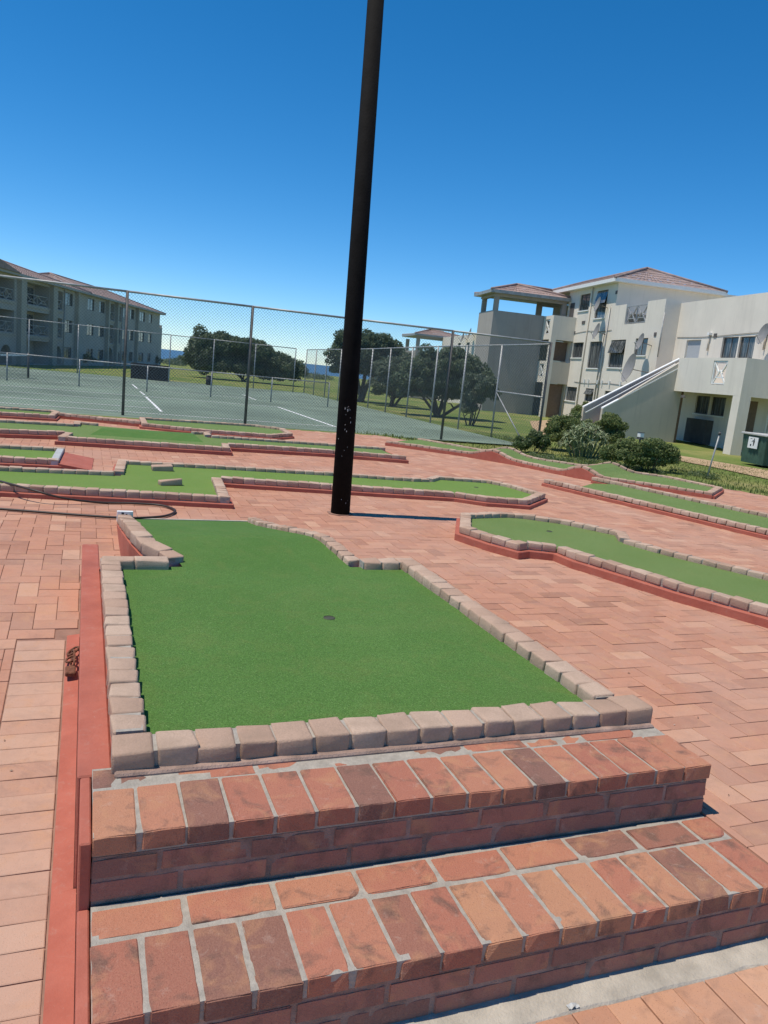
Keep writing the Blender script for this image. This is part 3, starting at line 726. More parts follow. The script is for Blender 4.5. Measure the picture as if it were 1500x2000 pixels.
run_blocks([(p[0], p[1], hz(i)) for i, p in enumerate(hb)], 0, hg, True, side=1, pitch=0.118)
run_blocks([(*hf[-1][:2], 0.095), (*hb[-1][:2], 0.095)], 0, hg, True, side=-1)
ep = MB(); ep.prism([(hf[-1][0] + .03, hf[-1][1] - .03), (hb[-1][0] + .04, hb[-1][1]), (hb[-1][0] - .05, hb[-1][1] + .06), (hf[-1][0] - .08, hf[-1][1] + .06)], -0.05, 0.045); ep.build('plinth_end', M['red'], hg)

# --- straight lane at the right, open at its far end
sg = tag(empty('putting_green', (7.0, 8.0, 0)), 'straight turf lane with red plinth, open at one end, beside the humped lane', 'putting green', 'mini golf putting greens')
zt = 0.105
f0, f1 = onz(1062, 935, zt), onz(1700, 1081, zt); b0, b1 = onz(1164, 931, zt), onz(1700, 1045, zt)
for a, b, s_ in ((f0, f1, -1), (b0, b1, 1)):
    e = (b - a)[:2]; e = e / np.linalg.norm(e); inn = np.array([e[1], -e[0]]) * s_
    q = [a[:2] - inn * .035, b[:2] - inn * .035, b[:2] + inn * .11, a[:2] + inn * .11]
    pm_ = MB(); pm_.prism([tuple(p) for p in q], -0.03, zt - 0.062); pm_.build('plinth', M['red'], sg, bevel=0.005)
    run_blocks([(a[0], a[1], zt), (b[0], b[1], zt)], 0, sg, True, side=s_)
tm = MB(); a0 = f0 + (f1 - f0) * 0.10; fs = (f1 - f0)[:2] / np.linalg.norm((f1 - f0)[:2]); bs = (b1 - b0)[:2] / np.linalg.norm((b1 - b0)[:2])
tm.quad((*a0[:2], 0.004), (*(a0[:2] + fs * .4), zt - .045), (*(b0[:2] + bs * .4), zt - .045), (*b0[:2], 0.004))
tm.quad((*(a0[:2] + fs * .4), zt - .045), (*f1[:2], zt - .045), (*b1[:2], zt - .045), (*(b0[:2] + bs * .4), zt - .045))
tm.build('turf', M['turf_sheen'], sg, fix=False)

# loose blocks on the long lane
for (px, py, rz, lab) in ((317, 919, 0.12, 'loose tan block on the turf close to the back edging of the long lane'), (333, 947, 0.25, 'loose tan block tipped on the turf close to the front edging of the long lane')):
    c = onz(px, py, 0.064); me = rounded_block('loose_block', 0.225, 0.105, 0.06, 0.012, int(px), 2, 0.008)
    tag(place(me, 'loose_block', M['block'], (c[0], c[1], 0.062), 0, rot=(0, -0.08, rz)), lab, 'block', 'loose blocks on the turf')

# ================================================================== POLE, HOSE, CHAIN, LITTER
pole = tag(empty('lamp_pole', (2.36, 7.03, 0)), 'tall black painted steel pole standing on the paving behind the large green', 'pole')
pp = MB(); top = (2.245, 7.03, 5.15)
pp.tube([(2.362, 7.03, -0.02), (2.362 + (top[0] - 2.362) * .3, 7.03, 1.5), top], [0.094, 0.088, 0.070], 28); pp.build('shaft', M['pole'], pole, smooth=True)
cp = MB()
for k in range(20):
    px, py = random.uniform(674, 688), random.choice([random.uniform(792, 812), random.uniform(815, 845), random.uniform(840, 990)])
    if py > 848: px -= random.uniform(0, 14)
    p = onplane(px, py, (0, 6.93, 0), np.array([0, 1.0, 0])); t_ = p[2] / 5.15
    cxp, r_ = 2.362 - 0.117 * t_, 0.0945 - 0.024 * t_
    a_ = math.asin(max(-.9, min(.9, (p[0] - cxp) / r_))); s_ = random.uniform(.003, .009) * (1 if py < 848 else .6); h_ = random.uniform(.004, .02) * (1 if py < 848 else .5)
    F_ = lambda a, z: (cxp + (r_ + .0012) * math.sin(a), 7.03 - (r_ + .0012) * math.cos(a), z)
    w_ = s_ / r_ / 2
    cp.quad(F_(a_ - w_, p[2] - h_ / 2), F_(a_ + w_ * .6, p[2] - h_ * .6), F_(a_ + w_, p[2] + h_ / 2), F_(a_ - w_ * .4, p[2] + h_ * .7))
cp.build('paint_chips', M['chip'], pole, fix=False)
bs_ = MB(); bs_.prism([(2.36 + .13 * math.cos(t * .7854 + .3), 7.03 + .13 * math.sin(t * .7854 + .3)) for t in range(8)], -0.02, 0.008); bs_.build('footing', M['joint'], pole)

def catmull(P, n=12):
    P = [np.array(p) for p in P]; P = [2 * P[0] - P[1]] + P + [2 * P[-1] - P[-2]]; out = []
    for i in range(1, len(P) - 2):
        for k in range(n):
            t = k / n; a, b, c, d = P[i - 1:i + 3]
            out.append(0.5 * (2 * b + (c - a) * t + (2 * a - 5 * b + 4 * c - d) * t * t + (3 * b - a - 3 * c + d) * t ** 3))
    out.append(P[-2]); return out
hp = [onz(x, y, 0.02) for x, y in [(-120, 905), (-40, 930)]] + [onz(0, 940, 0.10), onz(60, 956, 0.11), onz(120, 972, 0.06)] + [onz(x, y, 0.016) for x, y in [(190, 981), (260, 983), (315, 987), (342, 997), (325, 1007), (285, 1011), (235, 1011), (130, 1004), (0, 994), (-140, 985)]]
hs = MB(); hs.tube([tuple(p) for p in catmull(hp)], 0.0105, 8)
tag(hs.build('garden_hose', M['hose'], smooth=True), 'dark brown garden hose looped on the paving behind the large green', 'hose')

def link_mesh(mb, c, ax, up, L, W, r):
    ax = Vector(ax).normalized(); up = Vector(up).normalized(); pts = []
    for k in range(17):
        t = 2 * math.pi * k / 16; pts.append(Vector(c) + ax * (L * math.cos(t)) + up * (W * math.sin(t)))
    mb.tube([tuple(p) for p in pts], r, 6, cap=False)
cx_, cy_ = -0.026, 3.80; zc = gz(-1, cy_)
ch = tag(empty('chain', (cx_, cy_, zc)), 'short rusty chain and shackle lying on the red kerb strip', 'chain')
for k, (dy, ax, up, L, W) in enumerate([(0.075, (0.2, 1, 0), (1, -.1, .5), .045, .026), (0.02, (-.1, 1, 0.1), (.3, 0, 1), .036, .02), (-.03, (.15, 1, 0), (1, 0, .3), .036, .021), (-.08, (-.1, 1, 0), (.4, 0, 1), .034, .019)]):
    l = MB(); link_mesh(l, (cx_ + random.uniform(-.008, .008), cy_ + dy, zc + 0.032), ax, up, L, W, 0.0055); l.build('chain_link', M['rust'], ch, smooth=True)
l = MB(); l.box(cx_ - .024, cx_ + .022, cy_ - .20, cy_ - .115, zc + .012, zc + .034); l.build('lock_body', M['rust'], ch, bevel=0.005)

c = onz(1118, 1968, -0.19)
lt = MB(); g5 = [[(c[0] - .016 + .008 * i + random.uniform(-.002, .002), c[1] - .008 + .007 * j, -0.187 + random.uniform(0.0, .009)) for i in range(5)] for j in range(3)]
for j in range(2):
    for i in range(4): lt.quad(g5[j][i], g5[j][i + 1], g5[j + 1][i + 1], g5[j + 1][i])
tag(lt.build('paper_scrap', M['lid'], fix=False), 'crumpled white paper scrap on the lower brick floor', 'litter')

# wind-blown bits on the paving
db_ = MB(); pb_ = [(random.uniform(-1.5, 7.5), random.uniform(1.6, 9)) for _ in range(140)]
for x, y in pb_:
    if (0.0 < x < 2.1 and y < 6.6) or (2.9 < x < 5.2 and 3 < y < 6.6) or (-1.5 < x < 5.6 and 6.7 < y < 9): continue
    z = gz(x, y) + .003; a = random.uniform(0, 6.28); s_ = random.uniform(.003, .010); c_, d_ = math.cos(a) * s_, math.sin(a) * s_
    db_.quad((x - c_, y - d_, z), (x + d_ * .5, y - c_ * .5, z + s_ * .5), (x + c_, y + d_, z), (x - d_ * .5, y + c_ * .5, z + s_ * .3))
kind(db_.build('debris', M['debris'], fix=False), 'stuff')

# ================================================================== TENNIS COURT
cs = MB(); CP = [(-12 * K, 16.15 * K), (9.95 * K, 15.9 * K), (9.95 * K, 36.8 * K), (-12 * K, 36.8 * K)]
cs.quad(*[(x, y, G + 0.0) for x, y in CP]); court = kind(cs.build('tennis_court', M['court'], fix=False), 'structure')
def line(x0, y0, x1, y1, w_=0.055):
    a, b = np.array([x0, y0]) * K, np.array([x1, y1]) * K; e = (b - a) / np.linalg.norm(b - a); nn = np.array([-e[1], e[0]]) * w_
    m_ = MB(); m_.quad(*[(p[0], p[1], G + 0.005) for p in (a - nn, b - nn, b + nn, a + nn)]); m_.build('court_line', M['white'], court, fix=False)
line(5.57, 17.5, 5.57, 23.55); line(-11, 23.5, 5.55, 23.5, .04); line(1.64, 18.3, 1.64, 23.4, .045); line(-11, 19.15, 1.64, 19.15, .04); line(-11, 17.55, 5.57, 17.55, .04); line(-11, 21.2, 1.6, 21.2, .03)
line(1.66, 27.6, 1.62, 30.3, .04); line(5.5, 26.6, 5.6, 29.5, .04); line(-11, 27.4, 5.5, 27.4, .03); line(-11, 33, 5.5, 33, .03)
line(1.66, 24.2, 1.64, 26.0, .035)

def chain_panel(fr, s0, s1, z0, z1, step, r, name, parent):
    mb = MB(); H_ = z1 - z0
    for sg_ in (1, -1):
        c = s0 - H_ if sg_ == 1 else s0
        end = s1 if sg_ == 1 else s1 + H_
        c += random.uniform(0, step)
        while c < end:
            pts = []
            # line s = c + sg*(z-z0)
            za, zb_ = z0, z1
            if sg_ == 1: za = max(z0, z0 + s0 - c); zb_ = min(z1, z0 + s1 - c)
            else: za = max(z0, z0 + c - s1); zb_ = min(z1, z0 + c - s0)
            if zb_ - za > 0.02: mb.tube([fr(c + sg_ * (za - z0), za), fr(c + sg_ * (zb_ - z0), zb_)], r, 3, cap=False)
            c += step
    return kind(mb.build(name, M['wire'], parent, fix=False), 'stuff')
def fence(name, label, posts, heights, step, r_post, rails, r_wire=0.0029, mat='galv', group='tennis court fences'):
    t = tag(empty(name, (posts[0][0], posts[0][1], G)), label, 'fence', group)
    for (x, y), h in zip(posts, heights):
        m_ = MB(); m_.tube([(x, y, G - .2), (x, y, G + h)], r_post, 10); m_.build('post', M[mat], t, smooth=True)
    for i in range(len(posts) - 1):
        (x0, y0), (x1, y1) = posts[i], posts[i + 1]; h0, h1 = heights[i], heights[i + 1]; L = math.hypot(x1 - x0, y1 - y0)
        for fz in rails:
            m_ = MB(); m_.tube([(x0, y0, G + h0 * fz), (x1, y1, G + h1 * fz)], r_post * 0.75, 8); m_.build('rail', M['galv'], t, smooth=True)
        def fr(s, z, x0=x0, y0=y0, x1=x1, y1=y1, L=L, h0=h0, h1=h1):
            u = s / L; hh = h0 + (h1 - h0) * u
            return (x0 + (x1 - x0) * u, y0 + (y1 - y0) * u, G + 0.04 + (z / max(h0, h1)) * (hh - 0.06))
        if step: chain_panel(fr, 0, L, 0.0, max(h0, h1), step, r_wire, 'chain_link_mesh', t)
    return t
nf = [(x * K, (16.62 - 0.078 * (x - 0.72)) * K) for x in (-6.7, -4.2, -1.72, 0.73, 3.2, 5.45, 7.68, 10.15)]
fence('chain_link_fence', 'tall chain link tennis court fence on dark posts behind the turf mats', nf, [2.47 * K] * 8, 0.088, 0.040, (0.995,), mat='galv_dark')
sfp = [(10.15, 15.88), (10.1, 18.1), (9.97, 19.85), (9.86, 21.55), (9.86, 23.5), (9.88, 25.5), (9.9, 27.4), (9.9, 29.3), (9.9, 31.2), (9.9, 33.2), (9.9, 35.0), (9.9, 36.7)]
sfh = [2.44, 2.40, 2.36, 2.32, 2.28, 2.24, 2.2, 2.17, 2.14, 2.12, 2.1, 2.07]
fence('chain_link_fence', 'chain link court fence on pale posts running in front of the trees', [(x * K + .01, y * K + .01) for x, y in sfp], [h * K for h in sfh], 0.16, 0.034, (0.995,))
bfp = [(-8.1 + 1.94 * i, 36.7) for i in range(10)]
fence('chain_link_fence', 'chain link back fence of the court beyond the low divider', [(x * K, y * K) for x, y in bfp], [2.07 * K] * 10, 0.2, 0.034, (0.995,), 0.003)
lfp = [(-8.3 + 2.03 * i, 26.1) for i in range(9)]
fence('divider_fence', 'low divider fence with pale top rail across the court', [(x * K, y * K) for x, y in lfp], [0.83 * K] * 9, 0.16, 0.03, (0.99,), 0.003)
# braced end bay by the court corner
br = tag(empty('fence_brace', (nf[-1][0], nf[-1][1], G)), 'grey brace rails on the corner bay of the court fence', 'brace', 'tennis court fences')
a, b = np.array([sfp[0][0] * K, sfp[0][1] * K]), np.array([sfp[1][0] * K, sfp[1][1] * K])
m_ = MB(); m_.tube([(*a, G + 1.6), (*b, G + 1.62)], 0.028, 8); m_.build('cross_rail', M['galv'], br, smooth=True)
m_ = MB(); m_.tube([(*b, G + 1.58), (*(a * .7 + b * .3), G + .05)], 0.02, 8); m_.build('diagonal_rail', M['galv'], br, smooth=True)
# tennis net at the left
na, nb_ = onz(-60, 745, G), onz(55, 738, G)
net = tag(empty('tennis_net', tuple(nb_)), 'tennis net with white band and dark posts beyond the low divider', 'net')
for p in (onz(55, 738, G), onz(-150, 735, G)):
    m_ = MB(); m_.tube([tuple(p), (p[0], p[1], p[2] + 1.12)], 0.05, 10); m_.build('post', M['metal_dk'], net, smooth=True)
p, q = onz(55, 738, G), onz(-150, 735, G); bm_ = MB(); nm_ = MB()
for i in range(10):
    u0, u1 = i / 10, (i + 1) / 10; sag = lambda u: G + 1.08 - 0.35 * u * (1 - u)
    P0, P1 = p + (q - p) * u0, p + (q - p) * u1
    e = (q - p)[:2] / np.linalg.norm((q - p)[:2]); nn = np.array([-e[1], e[0]]) * .012
    for s_ in (-1, 1): bm_.quad((*(P0[:2] + nn * s_), sag(u0)), (*(P1[:2] + nn * s_), sag(u1)), (*(P1[:2] + nn * s_), sag(u1) - .09), (*(P0[:2] + nn * s_), sag(u0) - .09))
L = np.linalg.norm(q - p)
for i in range(int(L / .06)):
    u = i * .06 / L; P0 = p + (q - p) * u; nm_.tube([(*P0[:2], G + .02), (*P0[:2], G + 1.08 - .35 * u * (1 - u))], .0035, 3, cap=False)
for k in range(16):
    pts = [(*(p + (q - p) * (i / 10))[:2], G + .03 + k * .06 * (1 - .35 * (i / 10) * (1 - i / 10))) for i in range(11)]; nm_.tube(pts, .0035, 3, cap=False)
bm_.build('band', M['white'], net, fix=False); kind(nm_.build('netting', M['metal_dk'], net, fix=False), 'stuff')
# practice board and bin on the far side
pa, pb2 = onz(255, 738.5, G), onz(328, 745.5, G)
bd = tag(empty('practice_board', tuple((pa + pb2) / 2)), 'dark brown practice board standing at the far end of the court', 'board')
e = (pb2 - pa) / np.linalg.norm(pb2 - pa); nn = np.array([e[1], -e[0], 0])
m_ = MB(lambda s, t, z: tuple(pa + e * s + nn * t + np.array([0, 0, z]))); L = np.linalg.norm(pb2 - pa)
m_.box(0, L, 0, .06, .0, .93); m_.build('panel', M['board'], bd)
m_ = MB(lambda s, t, z: tuple(pa + e * s + nn * t + np.array([0, 0, z]))); m_.box(L + .01, L + .07, -.02, .05, 0, .8); m_.build('post', M['galv'], bd)
p = onz(408, 752, G)
db = tag(empty('litter_drum', tuple(p)), 'dark litter drum standing by the back fence of the court', 'drum')
m_ = MB(); m_.tube([(p[0], p[1], G), (p[0], p[1], G + .28), (p[0], p[1], G + .56)], [.19, .2, .19], 16); m_.build('body', M['board'], db, smooth=True)
m_ = MB(); m_.tube([(p[0], p[1], G + .56), (p[0], p[1], G + .58)], [.205, .205], 16); m_.build('rim', M['galv_dark'], db, smooth=True)

# ================================================================== BUILDINGS
def wall(fr, s0, s1, z0, z1, holes, th, mat, parent, name='wall'):
    """wall slab with real openings. fr(s, depth, z) -> world"""
    S = sorted({s0, s1, *[x for h in holes for x in (max(s0, h[0]), min(s1, h[1]))]}); Zs = sorted({z0, z1, *[x for h in holes for x in (max(z0, h[2]), min(z1, h[3]))]})
    def hole(s, z): return any(h[0] < s < h[1] and h[2] < z < h[3] for h in holes)
    mb = MB(fr); ns, nz = len(S) - 1, len(Zs) - 1
    solid = [[not hole((S[i] + S[i + 1]) / 2, (Zs[j] + Zs[j + 1]) / 2) for j in range(nz)] for i in range(ns)]
    g = lambda i, j: 0 <= i < ns and 0 <= j < nz and solid[i][j]
    for i in range(ns):
        for j in range(nz):
            if not solid[i][j]: continue
            a, b, c, d = S[i], S[i + 1], Zs[j], Zs[j + 1]
            mb.quad((a, 0, c), (b, 0, c), (b, 0, d), (a, 0, d)); mb.quad((a, th, c), (b, th, c), (b, th, d), (a, th, d))
            if not g(i - 1, j): mb.quad((a, 0, c), (a, th, c), (a, th, d), (a, 0, d))
            if not g(i + 1, j): mb.quad((b, 0, c), (b, th, c), (b, th, d), (b, 0, d))
            if not g(i, j - 1): mb.quad((a, 0, c), (b, 0, c), (b, th, c), (a, th, c))
            if not g(i, j + 1): mb.quad((a, 0, d), (b, 0, d), (b, th, d), (a, th, d))
    return mb.build(name, mat, parent, fix=False)
def window(fr, s0, s1, z0, z1, parent, mull=1, trans=0, sill=True, fmat='metal_dk', open_sash=False, depth=0.11):
    f = MB(fr); w_ = 0.045
    f.box(s0, s0 + w_, depth - .03, depth + .03, z0, z1); f.box(s1 - w_, s1, depth - .03, depth + .03, z0, z1)
    f.box(s0 + w_, s1 - w_, depth - .03, depth + .03, z0, z0 + w_); f.box(s0 + w_, s1 - w_, depth - .03, depth + .03, z1 - w_, z1)
    for k in range(mull):
        x = s0 + (s1 - s0) * (k + 1) / (mull + 1); f.box(x - .02, x + .02, depth - .028, depth + .028, z0 + w_, z1 - w_)
    if trans: z = z0 + (z1 - z0) * trans; f.box(s0 + w_, s1 - w_, depth - .026, depth + .026, z - .02, z + .02)
    o = f.build('window', M[fmat], parent)
    xs = [s0 + w_ + (s1 - s0 - 2 * w_) * k / (mull + 1) for k in range(mull + 2)]
    for a, b in zip(xs[:-1], xs[1:]):
        g = MB(fr); g.box(a + .01, b - .01, depth - .006, depth + .006, z0 + w_, z1 - w_); g.build('pane', M['glass'], o)
    if sill: g = MB(fr); g.box(s0 - .06, s1 + .06, -.06, depth - .035, z0 - .07, z0 - .004); g.build('sill', M['trim'], o)
    if open_sash:
        zm = z0 + (z1 - z0) * .5; g = MB(fr); dd = .12
        g._add([(s0 + .02, depth - .04, z1 - .03), (s1 - .02, depth - .04, z1 - .03), (s1 - .02, -dd, zm + .05), (s0 + .02, -dd, zm + .05), (s0 + .02, depth - .08, z1 - .05), (s1 - .02, depth - .08, z1 - .05), (s1 - .02, -dd - .03, zm + .03), (s0 + .02, -dd - .03, zm + .03)],
               [(3, 2, 1, 0), (4, 5, 6, 7), (0, 1, 5, 4), (1, 2, 6, 5), (2, 3, 7, 6), (3, 0, 4, 7)]); g.build('open_sash', M['glass'], o)
    return o
def ornament(fr, s0, s1, z0, z1, parent, n=2, mat='trim', d0=0.04):
    f = MB(fr); t = 0.05; d1 = d0 + .06
    def bar(a, b):
        a, b = np.array(a, float), np.array(b, float); e = (b - a) / np.linalg.norm(b - a); q = np.array([-e[1], e[0]]) * t / 2
        P = [a - q, b - q, b + q, a + q]
        k = random.uniform(0, .004)
        f._add([(p[0], d0 - k, p[1]) for p in P] + [(p[0], d1 + k, p[1]) for p in P], [(3, 2, 1, 0), (4, 5, 6, 7), (0, 1, 5, 4), (1, 2, 6, 5), (2, 3, 7, 6), (3, 0, 4, 7)])
    W = (s1 - s0) / n; H_ = z1 - z0
    bar((s0, z1), (s1, z1)); bar((s0, z0 + .03), (s1, z0 + .03))
    for k in range(n + 1): bar((s0 + W * k, z0), (s0 + W * k, z1))
    for k in range(n):
        a = s0 + W * k
        bar((a, z0), (a + W / 2, z0 + H_ * .62)); bar((a + W, z0), (a + W / 2, z0 + H_ * .62)); bar((a + W * .2, z0 + H_ * .3), (a + W * .8, z0 + H_ * .3))
        bar((a, z1), (a + W * .35, z0 + H_ * .55)); bar((a + W, z1), (a + W * .65, z0 + H_ * .55))
    return f.build('balustrade', M[mat], parent)
def tiled_roof(T, corners, ridge, mat, parent, eave_t=0.12, pitch_rib=0.3, fascia='trim'):
    """hip roof: corners = 4 (s,t) eave points, ridge = 2 (s,t,z); ribbed tile faces"""
    c = corners; r = ridge; mb = MB(T)
    faces = [(c[0], c[1], r[1], r[0]), (c[1], c[2], r[1], r[1]), (c[2], c[3], r[0], r[1]), (c[3], c[0], r[0], r[0])]
    for a, b, d, e in faces:
        a, b, d, e = [np.array(q, float) for q in (a, b, d, e)]
        n = max(6, int(np.linalg.norm(b - a) / pitch_rib)) * 4
        rows = max(3, int(np.linalg.norm((e + d) / 2 - (a + b) / 2) / 0.42))
        for j in range(rows):
            v0, v1 = j / rows, (j + 1) / rows
            for i in range(n):
                u0, u1 = i / n, (i + 1) / n
                def P(u, v, lift): 
                    lo = a + (b - a) * u; hi = e + (d - e) * u; q = lo + (hi - lo) * v
                    return (q[0], q[1], q[2] + 0.032 * abs(math.sin(u * n / 4 * math.pi)) + lift)
                mb.quad(P(u0, v0, .022), P(u1, v0, .022), P(u1, v1, .0), P(u0, v1, .0))
    ro = mb.build('roof', mat, parent, fix=False)
    fb = MB(T)
    for k in range(4):
        a, b = np.array(c[k], float), np.array(c[(k + 1) % 4], float)
        fb.quad((a[0], a[1], a[2] - .16), (b[0], b[1], b[2] - .16), (b[0], b[1], b[2] + .05), (a[0], a[1], a[2] + .05))
    fb.quad(*[(q[0], q[1], q[2] - .15) for q in c]); fb.build('fascia', M[fascia], ro, fix=False)
    hp_ = MB(T)
    def up(q): return (q[0], q[1], q[2] + .06)
    for a, b in ((c[0], r[0]), (c[3], r[0]), (c[1], r[1]), (c[2], r[1]), (r[0], r[1])): hp_.tube([up(a), up(b)], .09, 6)
    hp_.build('ridge_cap', mat, ro, smooth=True)
    return ro
# ---------- right-hand block of flats (u runs away along the facade, v into the block)
az = math.radians(10.76); A2 = np.array([math.sin(az), math.cos(az)]); B2 = np.array([math.cos(az), -math.sin(az)])
TR = lambda u, v, z: (*(A2 * u + B2 * v), z)
bR = tag(empty('apartment_block', TR(40, 22, G)), 'cream block of flats with outside stair and tiled roof, lit by the sun', 'building', 'blocks of flats')
WV = 21.4; MV = 22.3; GV = 19.95
fW = lambda s, d, z: TR(s, WV + d, z); fM = lambda s, d, z: TR(s, MV + d, z); fG = lambda s, d, z: TR(s, GV + d, z)
fA = lambda u0: (lambda s, d, z: TR(u0 + d, s, z))          # walls facing the camera
WIN = [(47.95, 49.5, 6.60, 7.65, 1), (47.93, 49.56, 3.57, 4.55, 1), (47.97, 49.61, .74, 1.65, 1), (45.45, 46.95, 6.0, 7.68, 0), (45.3, 46.95, 2.93, 4.56, 1), (45.45, 46.6, .85, 1.65, 0), (42.2, 44.05, 3.0, 4.6, 0), (39.7, 41.07, 3.7, 4.63, 1), (42.3, 43.9, .3, 1.6, 1), (39.7, 41.0, .7, 1.6, 1)]
wall(fW, 44.2, 51.3, G - .3, 8.1, [w_[:4] for w_ in WIN if w_[0] > 44.2], .25, M['wall'], bR)
wall(fW, 38.45, 44.2, G - .3, 6.62, [w_[:4] for w_ in WIN if w_[0] < 44.2 and w_[3] < 6] + [(40.33, 42.75, 5.47, 6.7)], .25, M['wall'], bR)
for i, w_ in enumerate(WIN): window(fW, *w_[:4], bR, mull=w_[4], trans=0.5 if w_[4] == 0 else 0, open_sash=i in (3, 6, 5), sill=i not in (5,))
ornament(fW, 40.38, 42.70, 5.5, 6.46, bR, 2, 'galv')
wall(fA(38.45), WV + .25, MV, G - .3, 6.60, [], .2, M['wall'], bR)
MW = [(33.03, 34.25, 3.62, 4.62), (31.8, 33.0 - .08, 3.62, 4.62)]
MDO = [(36.05, 37.35, 2.4, 4.55)]
AW = [(34.45, 35.6, .92, 1.80), (33.15, 34.3, .92, 1.80)]
wall(fM, 17, 38.45, G - .3, 6.50, MW + MDO + AW + [(30.8, 31.8, G, 1.75)], .25, M['wall'], bR)
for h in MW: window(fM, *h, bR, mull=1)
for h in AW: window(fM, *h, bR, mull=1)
d_ = MB(fM); d_.box(36.05, 37.35, .1, .15, 2.4, 4.55); d_.build('door', M['door_blue'], bR)
d_ = MB(fM); d_.box(30.8, 31.8, .1, .15, G, 1.75); d_.build('door', M['door'], bR)
d_ = MB(fM); d_.box(33.8, 35.5, -.40, -.02, G, .66); d_.build('meter_cupboard', M['dark'], bR)
# gallery with solid parapet, slab, pillar
wall(fG, 28.75, 33.8, 1.88, 3.42, [(30.0, 31.0, 2.28, 3.30)], .18, M['wall'], bR, 'gallery_parapet')
ornament(fG, 30.03, 30.97, 2.30, 3.27, bR, 1, 'trim', .03)
wall(fA(28.75), GV + .18, MV, 1.88, 3.42, [], .18, M['wall'], bR, 'gallery_parapet')
d_ = MB(TR); d_.box(28.93, 38.0, GV + .18, MV, 2.1, 2.34); d_.build('gallery_slab', M['wall_tan'], bR)
d_ = MB(TR); d_.box(28.75, 29.25, GV + .003, GV + .5, G - .2, 1.88); d_.build('pillar', M['wall'], bR)
# stair: two parapet walls, steps, handrail
def slope_wall(u0, u1, v0, v1, z0t, z1t, zb0):
    m_ = MB(TR)
    P = [(v0, zb0), (v1, zb0), (v1, z1t), (v0, z0t)]
    m_._add([(u0, v, z) for v, z in P] + [(u1, v, z) for v, z in P], [(3, 2, 1, 0), (4, 5, 6, 7), (0, 1, 5, 4), (1, 2, 6, 5), (2, 3, 7, 6), (3, 0, 4, 7)]); return m_
slope_wall(33.8, 33.98, 16.5, GV + .4, .72, 3.44, G - .3).build('stair_wall', M['wall_tan'], bR)
slope_wall(35.2, 35.38, 16.2, GV + .9, .66, 3.44, G - .3).build('stair_wall', M['wall_tan'], bR)
for k, u_ in enumerate((33.78, 35.18)):
    m_ = MB(TR); v0 = 16.5 if k == 0 else 16.2; z0_ = .72 if k == 0 else .66
    m_._add([(u_, v0, z0_ + .004), (u_ + .22, v0, z0_ + .004), (u_ + .22, GV + .9, 3.446), (u_, GV + .9, 3.446), (u_, v0, z0_ + .06), (u_ + .22, v0, z0_ + .06), (u_ + .22, GV + .9, 3.5), (u_, GV + .9, 3.5)], [(3, 2, 1, 0), (4, 5, 6, 7), (0, 1, 5, 4), (1, 2, 6, 5), (2, 3, 7, 6), (3, 0, 4, 7)]); m_.build('stair_coping', M['trim'], bR)
m_ = MB(TR); m_.tube([(34.5, 16.0, .45), (34.5, 20.2, 3.15)], .03, 8); m_.build('handrail', M['trim'], bR, smooth=True)
for k in range(16):
    m_ = MB(TR); v_ = 16.4 + k * .26; m_.box(33.98, 35.2, v_, v_ + .28, G - .2, G + .18 + k * .175); m_.build('stair_tread', M['door'], bR)
# roof end of the taller part, camera-facing upper wall, body fill
wall(fA(44.2), WV + .25, 29.5, 6.3, 8.1, [], .25, M['wall'], bR)
d_ = MB(TR); d_.box(38.7, 44.2, WV + .25, 29.5, 5.2, 5.4); d_.box(17.2, 38.45, MV + .25, 29.5, 6.0, 6.2); d_.build('terrace_slab', M['wall_tan'], bR)
d_ = MB(TR); d_.box(17, 51.2, 29.3, 29.5, G, 6.4); d_.build('wall', M['wall'], bR)
d_ = MB(TR); d_.box(51.0, 51.28, WV + .25, 29.3, G - .3, 8.05); d_.build('wall', M['wall'], bR)
tiled_roof(TR, [(43.8, 20.95, 8.12), (58.5, 20.95, 8.12), (58.5, 28.3, 8.12), (43.8, 28.3, 8.12)], [(46.4, 24.2, 9.3), (55.5, 24.2, 9.3)], M['tile'], bR)
# entrance stack at the corner: pillars, balconies
U0, U1, V0 = 49.6, 51.3, 19.8
d_ = MB(TR); d_.box(U0, U0 + .35, V0, V0 + .35, G - .2, 4.62); d_.build('pillar', M['wall'], bR)
fB = lambda s, d, z: TR(s, V0 + d, z)
wall(fB, U0, U1, 4.62, 6.18, [(50.15, 51.0, 4.95, 5.95)], .18, M['wall'], bR, 'balcony_parapet'); ornament(fB, 50.2, 50.95, 4.97, 5.9, bR, 1)
wall(fA(U0), V0 + .18, WV, 4.62, 6.18, [], .18, M['wall'], bR, 'balcony_parapet')
wall(fB, U0 + .35, U1, 1.76, 3.2, [(50.2, 51.0, 2.1, 3.0)], .18, M['wall'], bR, 'balcony_parapet'); ornament(fB, 50.25, 50.95, 2.12, 2.96, bR, 1)
wall(fA(U0 + .002), V0 + .35, WV, 1.76, 3.2, [], .18, M['wall_tan'], bR, 'balcony_parapet')
d_ = MB(TR); d_.box(U0 + .18, U1, V0 + .18, WV, 4.66, 4.86); d_.box(U0 + .18, U1, V0 + .18, WV, 1.8, 2.0); d_.build('balcony_slab', M['wall_tan'], bR)
d_ = MB(TR); d_.box(U0 + .5, U0 + .58, V0 + .5, WV - .1, G, 1.72); d_.build('door', M['door'], bR)
d_ = MB(TR); d_.box(50.2, 50.9, WV - .02, WV - .005, 5.0, 7.2); d_.build('door', M['dark'], bR)
d_ = MB(TR); d_.box(U0 + .9, U0 + .96, V0 + .36, WV - .02, 3.3, 4.55); d_.build('screen', M['door'], bR)
